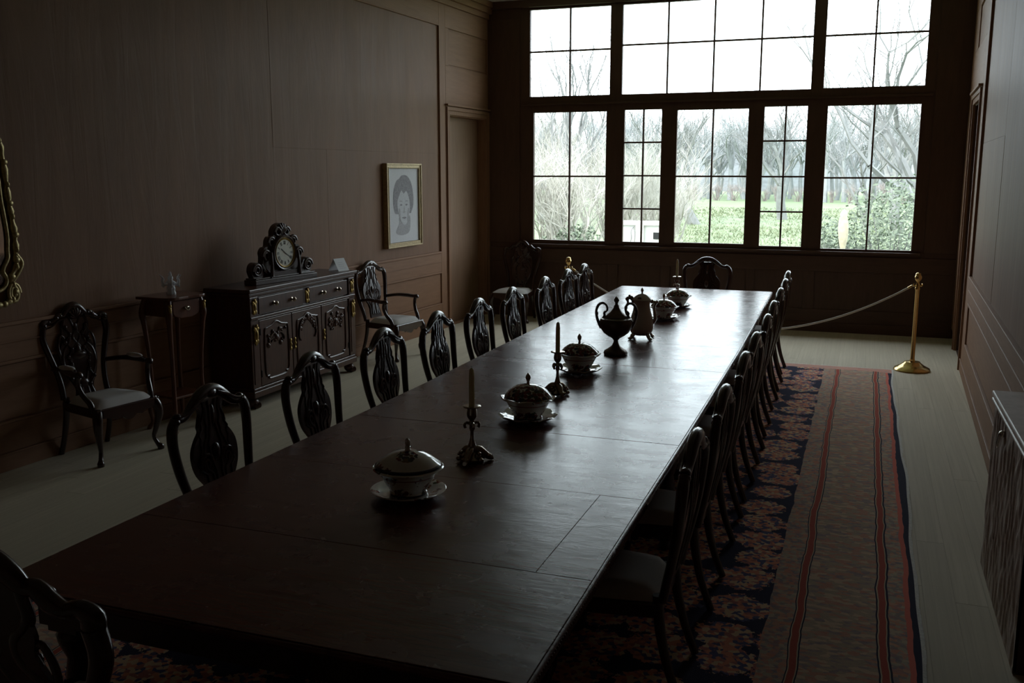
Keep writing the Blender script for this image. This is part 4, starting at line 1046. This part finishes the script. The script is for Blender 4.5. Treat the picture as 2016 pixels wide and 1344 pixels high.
g = G(); n = 90
for j in range(14):
    for i in range(n+1):
        x = -190+380*i/n; t = j/13
        top = 7.2+2.6*noise.noise(Vector((x*.06,2,0)))+1.3*noise.noise(Vector((x*.23,5,0)))
        g.v.append((x, 168+t*30+2*noise.noise(Vector((x*.2,t*4,0))), GZ-.5+(top-GZ)*math.sin(t*PI/2)+.7*noise.noise(Vector((x*.5,t*9,1)))))
for j in range(13):
    for i in range(n): a = j*(n+1)+i; g.f.append((a,a+1,a+n+2,a+n+1))
hl = ob('hills', g, 'wood_slope'); tag(hl, 'hazy grey wooded slope behind the woodland edge', 'hill', kind='structure')
def grow(g, p, d, r, L, depth, rr, bend=.25, split=2, spread=.55, up=.15, n=4):
    steps = 3; pts = [p]; rad = [r]; q = p.copy(); dd = d.copy()
    for k in range(steps):
        dd = (dd+Vector((rr.gauss(0,bend),rr.gauss(0,bend),rr.gauss(0,bend*.6)+up*.4))).normalized()
        q = q+dd*(L/steps); pts.append(q.copy()); rad.append(r*(1-.38*(k+1)/steps))
        if depth > 0 and k < steps-1 and rr.random() < .75:
            sd = (dd+Vector((rr.gauss(0,spread),rr.gauss(0,spread),rr.gauss(0,spread*.5)+up))).normalized()
            grow(g, q, sd, rad[-1]*.55, L*rr.uniform(.5,.75), depth-1, rr, bend, split, spread, up, 3)
    g.tube(pts, rad, n if r > .012 else 3, cap=False)
    if depth > 0:
        for k in range(split):
            sd = (dd+Vector((rr.gauss(0,spread),rr.gauss(0,spread),rr.gauss(0,spread*.5)+up))).normalized()
            grow(g, q, sd, rad[-1]*.8, L*rr.uniform(.62,.85), depth-1, rr, bend, split, spread, up, 3)

def refit(t, H):      # scale the grown plant to its real height
    zm = max(max(v.co.z for v in c.data.vertices) for c in t.children); k = H/zm
    for c in t.children:
        for v in c.data.vertices: v.co *= k
def bare_tree(name, seed, H, r, mat, depth=5, spread=.5, up=.2, lean=(0,0), trunk=.3):
    rr = random.Random(seed); g = G()
    top = Vector((lean[0],lean[1],H*trunk))
    t = thing(name)
    ob('trunk', G().tube([Vector((0,0,-.15)),top*.5+Vector((rr.gauss(0,.1),rr.gauss(0,.1),0)),top],[r,r*.85,r*.75],7,cap=False), mat, t)
    for k in range(3):
        d = Vector((rr.gauss(0,.45)+lean[0]*.1,rr.gauss(0,.45),1)).normalized()
        grow(g, top.copy(), d, r*.6, H*.27, depth, rr, .18, 2, spread, up)
    ob('branches', g, mat, t); refit(t, H); return t
def shrub(name, seed, H, mat, stems=11, depth=3, r=.03, spread=.45, up=.12, fan=.42):
    rr = random.Random(seed); t = thing(name); g = G(); g2 = G()
    for k in range(stems):
        a = rr.uniform(0,2*PI); d = Vector((math.cos(a)*fan*rr.random(),math.sin(a)*fan*rr.random(),1)).normalized()
        p0 = Vector((rr.gauss(0,.16),rr.gauss(0,.16),-.1)); p1 = p0+d*H*.32
        g2.tube([p0,p0.lerp(p1,.5)+Vector((rr.gauss(0,.04),rr.gauss(0,.04),0)),p1],[r,r*.9,r*.8],5,cap=False)
        grow(g, p1, d, r*.75, H*rr.uniform(.22,.32), depth, rr, .16, 2, spread, up)
    ob('stems', g2, mat, t); ob('twigs', g, mat, t); refit(t, H); return t
def place(protos, spots, labels, cat, group=None):
    used = set()
    for k, (pi, x, y, rz, s) in enumerate(spots):
        pr = protos[pi]
        if pi not in used: o = pr; used.add(pi); o.location = (x,y,GZ); o.rotation_euler = (0,0,rz); o.scale = (s,s,s)
        else: o = dup(pr, (x,y,GZ), rz, scale=(s,s,s))
        tag(o, labels[k] if isinstance(labels, list) else labels, cat, group)

# woodland edge across the field
woods = [bare_tree('bare_tree', 100+k, 10.2+.8*(k%3), .30, 'bark_far_hazed', 4, .42+.05*(k%2), .22, (rnd.uniform(-.8,.8),0), .28+.06*(k%3)) for k in range(5)]
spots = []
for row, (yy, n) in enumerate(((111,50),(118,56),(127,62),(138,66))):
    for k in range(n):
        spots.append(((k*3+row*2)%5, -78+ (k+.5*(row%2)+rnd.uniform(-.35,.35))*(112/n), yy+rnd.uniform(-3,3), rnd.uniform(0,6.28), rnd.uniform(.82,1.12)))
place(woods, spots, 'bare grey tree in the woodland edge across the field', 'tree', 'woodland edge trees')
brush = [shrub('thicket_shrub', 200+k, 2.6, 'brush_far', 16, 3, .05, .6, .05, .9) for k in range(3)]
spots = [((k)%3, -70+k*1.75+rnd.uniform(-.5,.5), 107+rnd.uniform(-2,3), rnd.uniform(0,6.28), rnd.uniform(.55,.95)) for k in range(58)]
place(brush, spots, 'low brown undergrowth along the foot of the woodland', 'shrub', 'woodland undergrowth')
# middle distance trees
mt = [bare_tree('bare_tree', 300+k, [8.2,7.4,8.6][k], .42, 'bark_grey', 5, .5, .12, [(-1.4,0),(.8,0),(.3,0)][k], .3) for k in range(3)]
place(mt, [(0,-9.6,58,.3,1.0),(1,-12.5,64,2.,1.0),(2,-5.2,66,4.,1.0),(0,-20,60,2.6,1.0),(1,-26,66,1.,1.1),(2,1.5,52,3.,.9)],
      ['leaning bare tree behind the middle window with a dark forked trunk','bare tree left of the leaning one, seen through the narrow left window','tall bare tree over the field behind the narrow right window','bare tree behind the pale shrubs, second from the left','bare tree behind the pale shrubs at the far left','bare tree on the field behind the lower right window'], 'tree')
# pale sunlit shrubs close to the house
ps = [shrub('pale_shrub', 400+k, 4.6, 'bark_pale', 13, 4, .070, .40, .12, .32) for k in range(4)]
sp = [(-8.3,21,1.05),(-7.2,22.5,1.0),(-6.4,21.5,.95),(-5.6,23.5,.92),(-4.9,24.5,.92),(-5.15,26,.80),(-9.3,25,1.15),(-8.0,27,1.1),(-6.6,27,1.0),(-4.25,22.0,.50),(-6.1,29,.92)]
spots = [(k%4, x, y, rnd.uniform(0,6.28), s) for k,(x,y,s) in enumerate(sp)]
place(ps, spots, 'pale sunlit leafless shrub in the thicket outside the left windows', 'shrub', 'pale thicket outside the left windows')
tl = bare_tree('bare_tree', 505, 7.3, .17, 'bark_grey', 4, .32, .35, (.1,0), .35); tl.location = (-7.75,24.5,GZ); tag(tl, 'slender bare tree rising into the upper left window', 'tree')
# right side: spreading tree, evergreen shrubs, wrapped plant
tr = bare_tree('bare_tree', 611, 9.0, .17, 'bark_grey', 5, .62, .10, (-.4,0), .24); tr.location = (1.75,24.5,GZ); tag(tr, 'spreading bare tree outside the right windows', 'tree')
tr2 = bare_tree('bare_tree', 612, 7.0, .10, 'bark_grey', 5, .5, .20, (-.3,0), .3); tr2.location = (.25,27.5,GZ); tag(tr2, 'smaller bare tree left of the spreading one', 'tree')
def leafy(name, seed, R, n, mat, lab, loc, zs=1.0):
    rr = random.Random(seed); t = thing(name, loc, 0, lab, 'shrub'); g = G(); st_ = G()
    for k in range(9):
        a = rr.uniform(0,6.28); st_.tube([(0,0,-.1),(R*.3*math.cos(a),R*.3*math.sin(a),R*.8*zs),(R*.65*math.cos(a),R*.65*math.sin(a),R*1.5*zs)],[.03,.02,.008],5,cap=False)
    for k in range(n):
        while True:
            p = Vector((rr.uniform(-1,1),rr.uniform(-1,1),rr.uniform(-1,1)))
            if .25 < p.length < 1: break
        wob = 1+.3*noise.noise(p*2.2+Vector((seed,0,0)))
        c = Vector((p.x*R*wob,p.y*R*wob,(p.z*wob+1)*R*zs)); s = rr.uniform(.035,.075)
        d = Vector((rr.gauss(0,1),rr.gauss(0,1),rr.gauss(0,.7))).normalized(); w = d.orthogonal().normalized()*s*.45
        g.add([c-d*s,c+w,c+d*s,c-w],[(0,1,2,3)])
    ob('stems', st_, 'bark_grey', t); lf = ob('foliage', g, mat, t, smooth=False); return t
leafy('evergreen_shrub', 1, 1.15, 4000, 'leaf_green', 'rounded evergreen shrub under the spreading bare tree, right', (.55,22.8,GZ), 1.28)
leafy('evergreen_shrub', 2, .72, 2600, 'leaf_green', 'small evergreen shrub left of the cream wrapped plant', (-.78,22.2,GZ), 1.45)
leafy('evergreen_shrub', 3, .85, 2600, 'leaf_green', 'green shrub at the foot of the pale thicket, far left window', (-7.9,19.5,GZ), 1.35)
leafy('evergreen_shrub', 4, .8, 2400, 'leaf_green', 'green shrub in the pale thicket, left of the white wall', (-6.15,20.9,GZ), 1.2)
leafy('dry_plant', 5, .8, 2600, 'dry_grass', 'pale dry plant at the lower right corner of the right window', (1.55,20.2,GZ), 1.35)
wp = thing('wrapped_plant', (-.42,20.2,GZ), 0, 'narrow cream wrapped plant standing before the evergreen shrubs', 'plant')
ob('wrap', G().lathe([(0,1.45),(.03,1.46),(.05,1.6),(.085,1.78),(.10,1.95),(.09,2.12),(.065,2.22),(.075,2.27),(.04,2.34),(0,2.37)],12,fn=lambda r,z,a:(r*(1+.12*math.sin(3*a+z*5)),z)), 'cream_wrap', wp)
ob('stake', G().tube([(0,0,-.1),(0,0,1.5)],.018,6), 'bark_pale', wp)
# white garden wall under the narrow left window
gw = thing('garden_wall', (-4.5,20.0,GZ), 0, 'white painted garden wall below the narrow left window', 'wall')
ob('wall_block', G().box(-.68,.60,0,.35,0,1.98), 'white_paint', gw, smooth=False, bev=.01)
ob('coping', G().box(-.72,.64,-.05,.40,1.98,2.06), 'white_paint', gw, smooth=False, bev=.012)
ob('pier', G().box(-.05,.12,-.06,0,0,1.98), 'white_paint', gw, smooth=False, bev=.01)
g = G().tube(catmull([(-.10,-.03,1.95),(-.14,-.08,1.86),(-.12,-.12,1.72),(-.16,-.1,1.6)],4),.012,6); g.tube(catmull([(-.10,-.03,1.93),(-.05,-.1,1.8),(-.06,-.1,1.62)],4),.010,6); ob('climbing_stem', g, 'bark_grey', gw)
g = G().box(.32,.50,-.02,0,1.70,1.84); ob('vent', g, 'iron', gw, smooth=False, bev=.004)
# rough grass tufts on the near part of the field
g = G(); rr = random.Random(77)
for k in range(4200):
    y = 38+rr.random()**1.4*50; x = (rr.uniform(-.21,.02)*y) if rr.random() < .8 else rr.uniform(-.36,.12)*y; h = rr.uniform(.06,.20); a = rr.uniform(0,6.28)
    if -5.6 < x < -3.5 and y < 21: continue
    for q in range(3):
        dx, dy = rr.gauss(0,.10), rr.gauss(0,.10); w = .008+.0004*y
        g.add([(x+dx-w*math.cos(a),y+dy-w*math.sin(a),GZ-.03),(x+dx+w*math.cos(a),y+dy+w*math.sin(a),GZ-.03),(x+dx*2.2,y+dy*2.2,GZ+h)],[(0,1,2)])
gt = ob('rough_grass', g, 'dry_grass', smooth=False); tag(gt, 'rough tufts of pale dry grass on the near field', 'grass', kind='stuff')
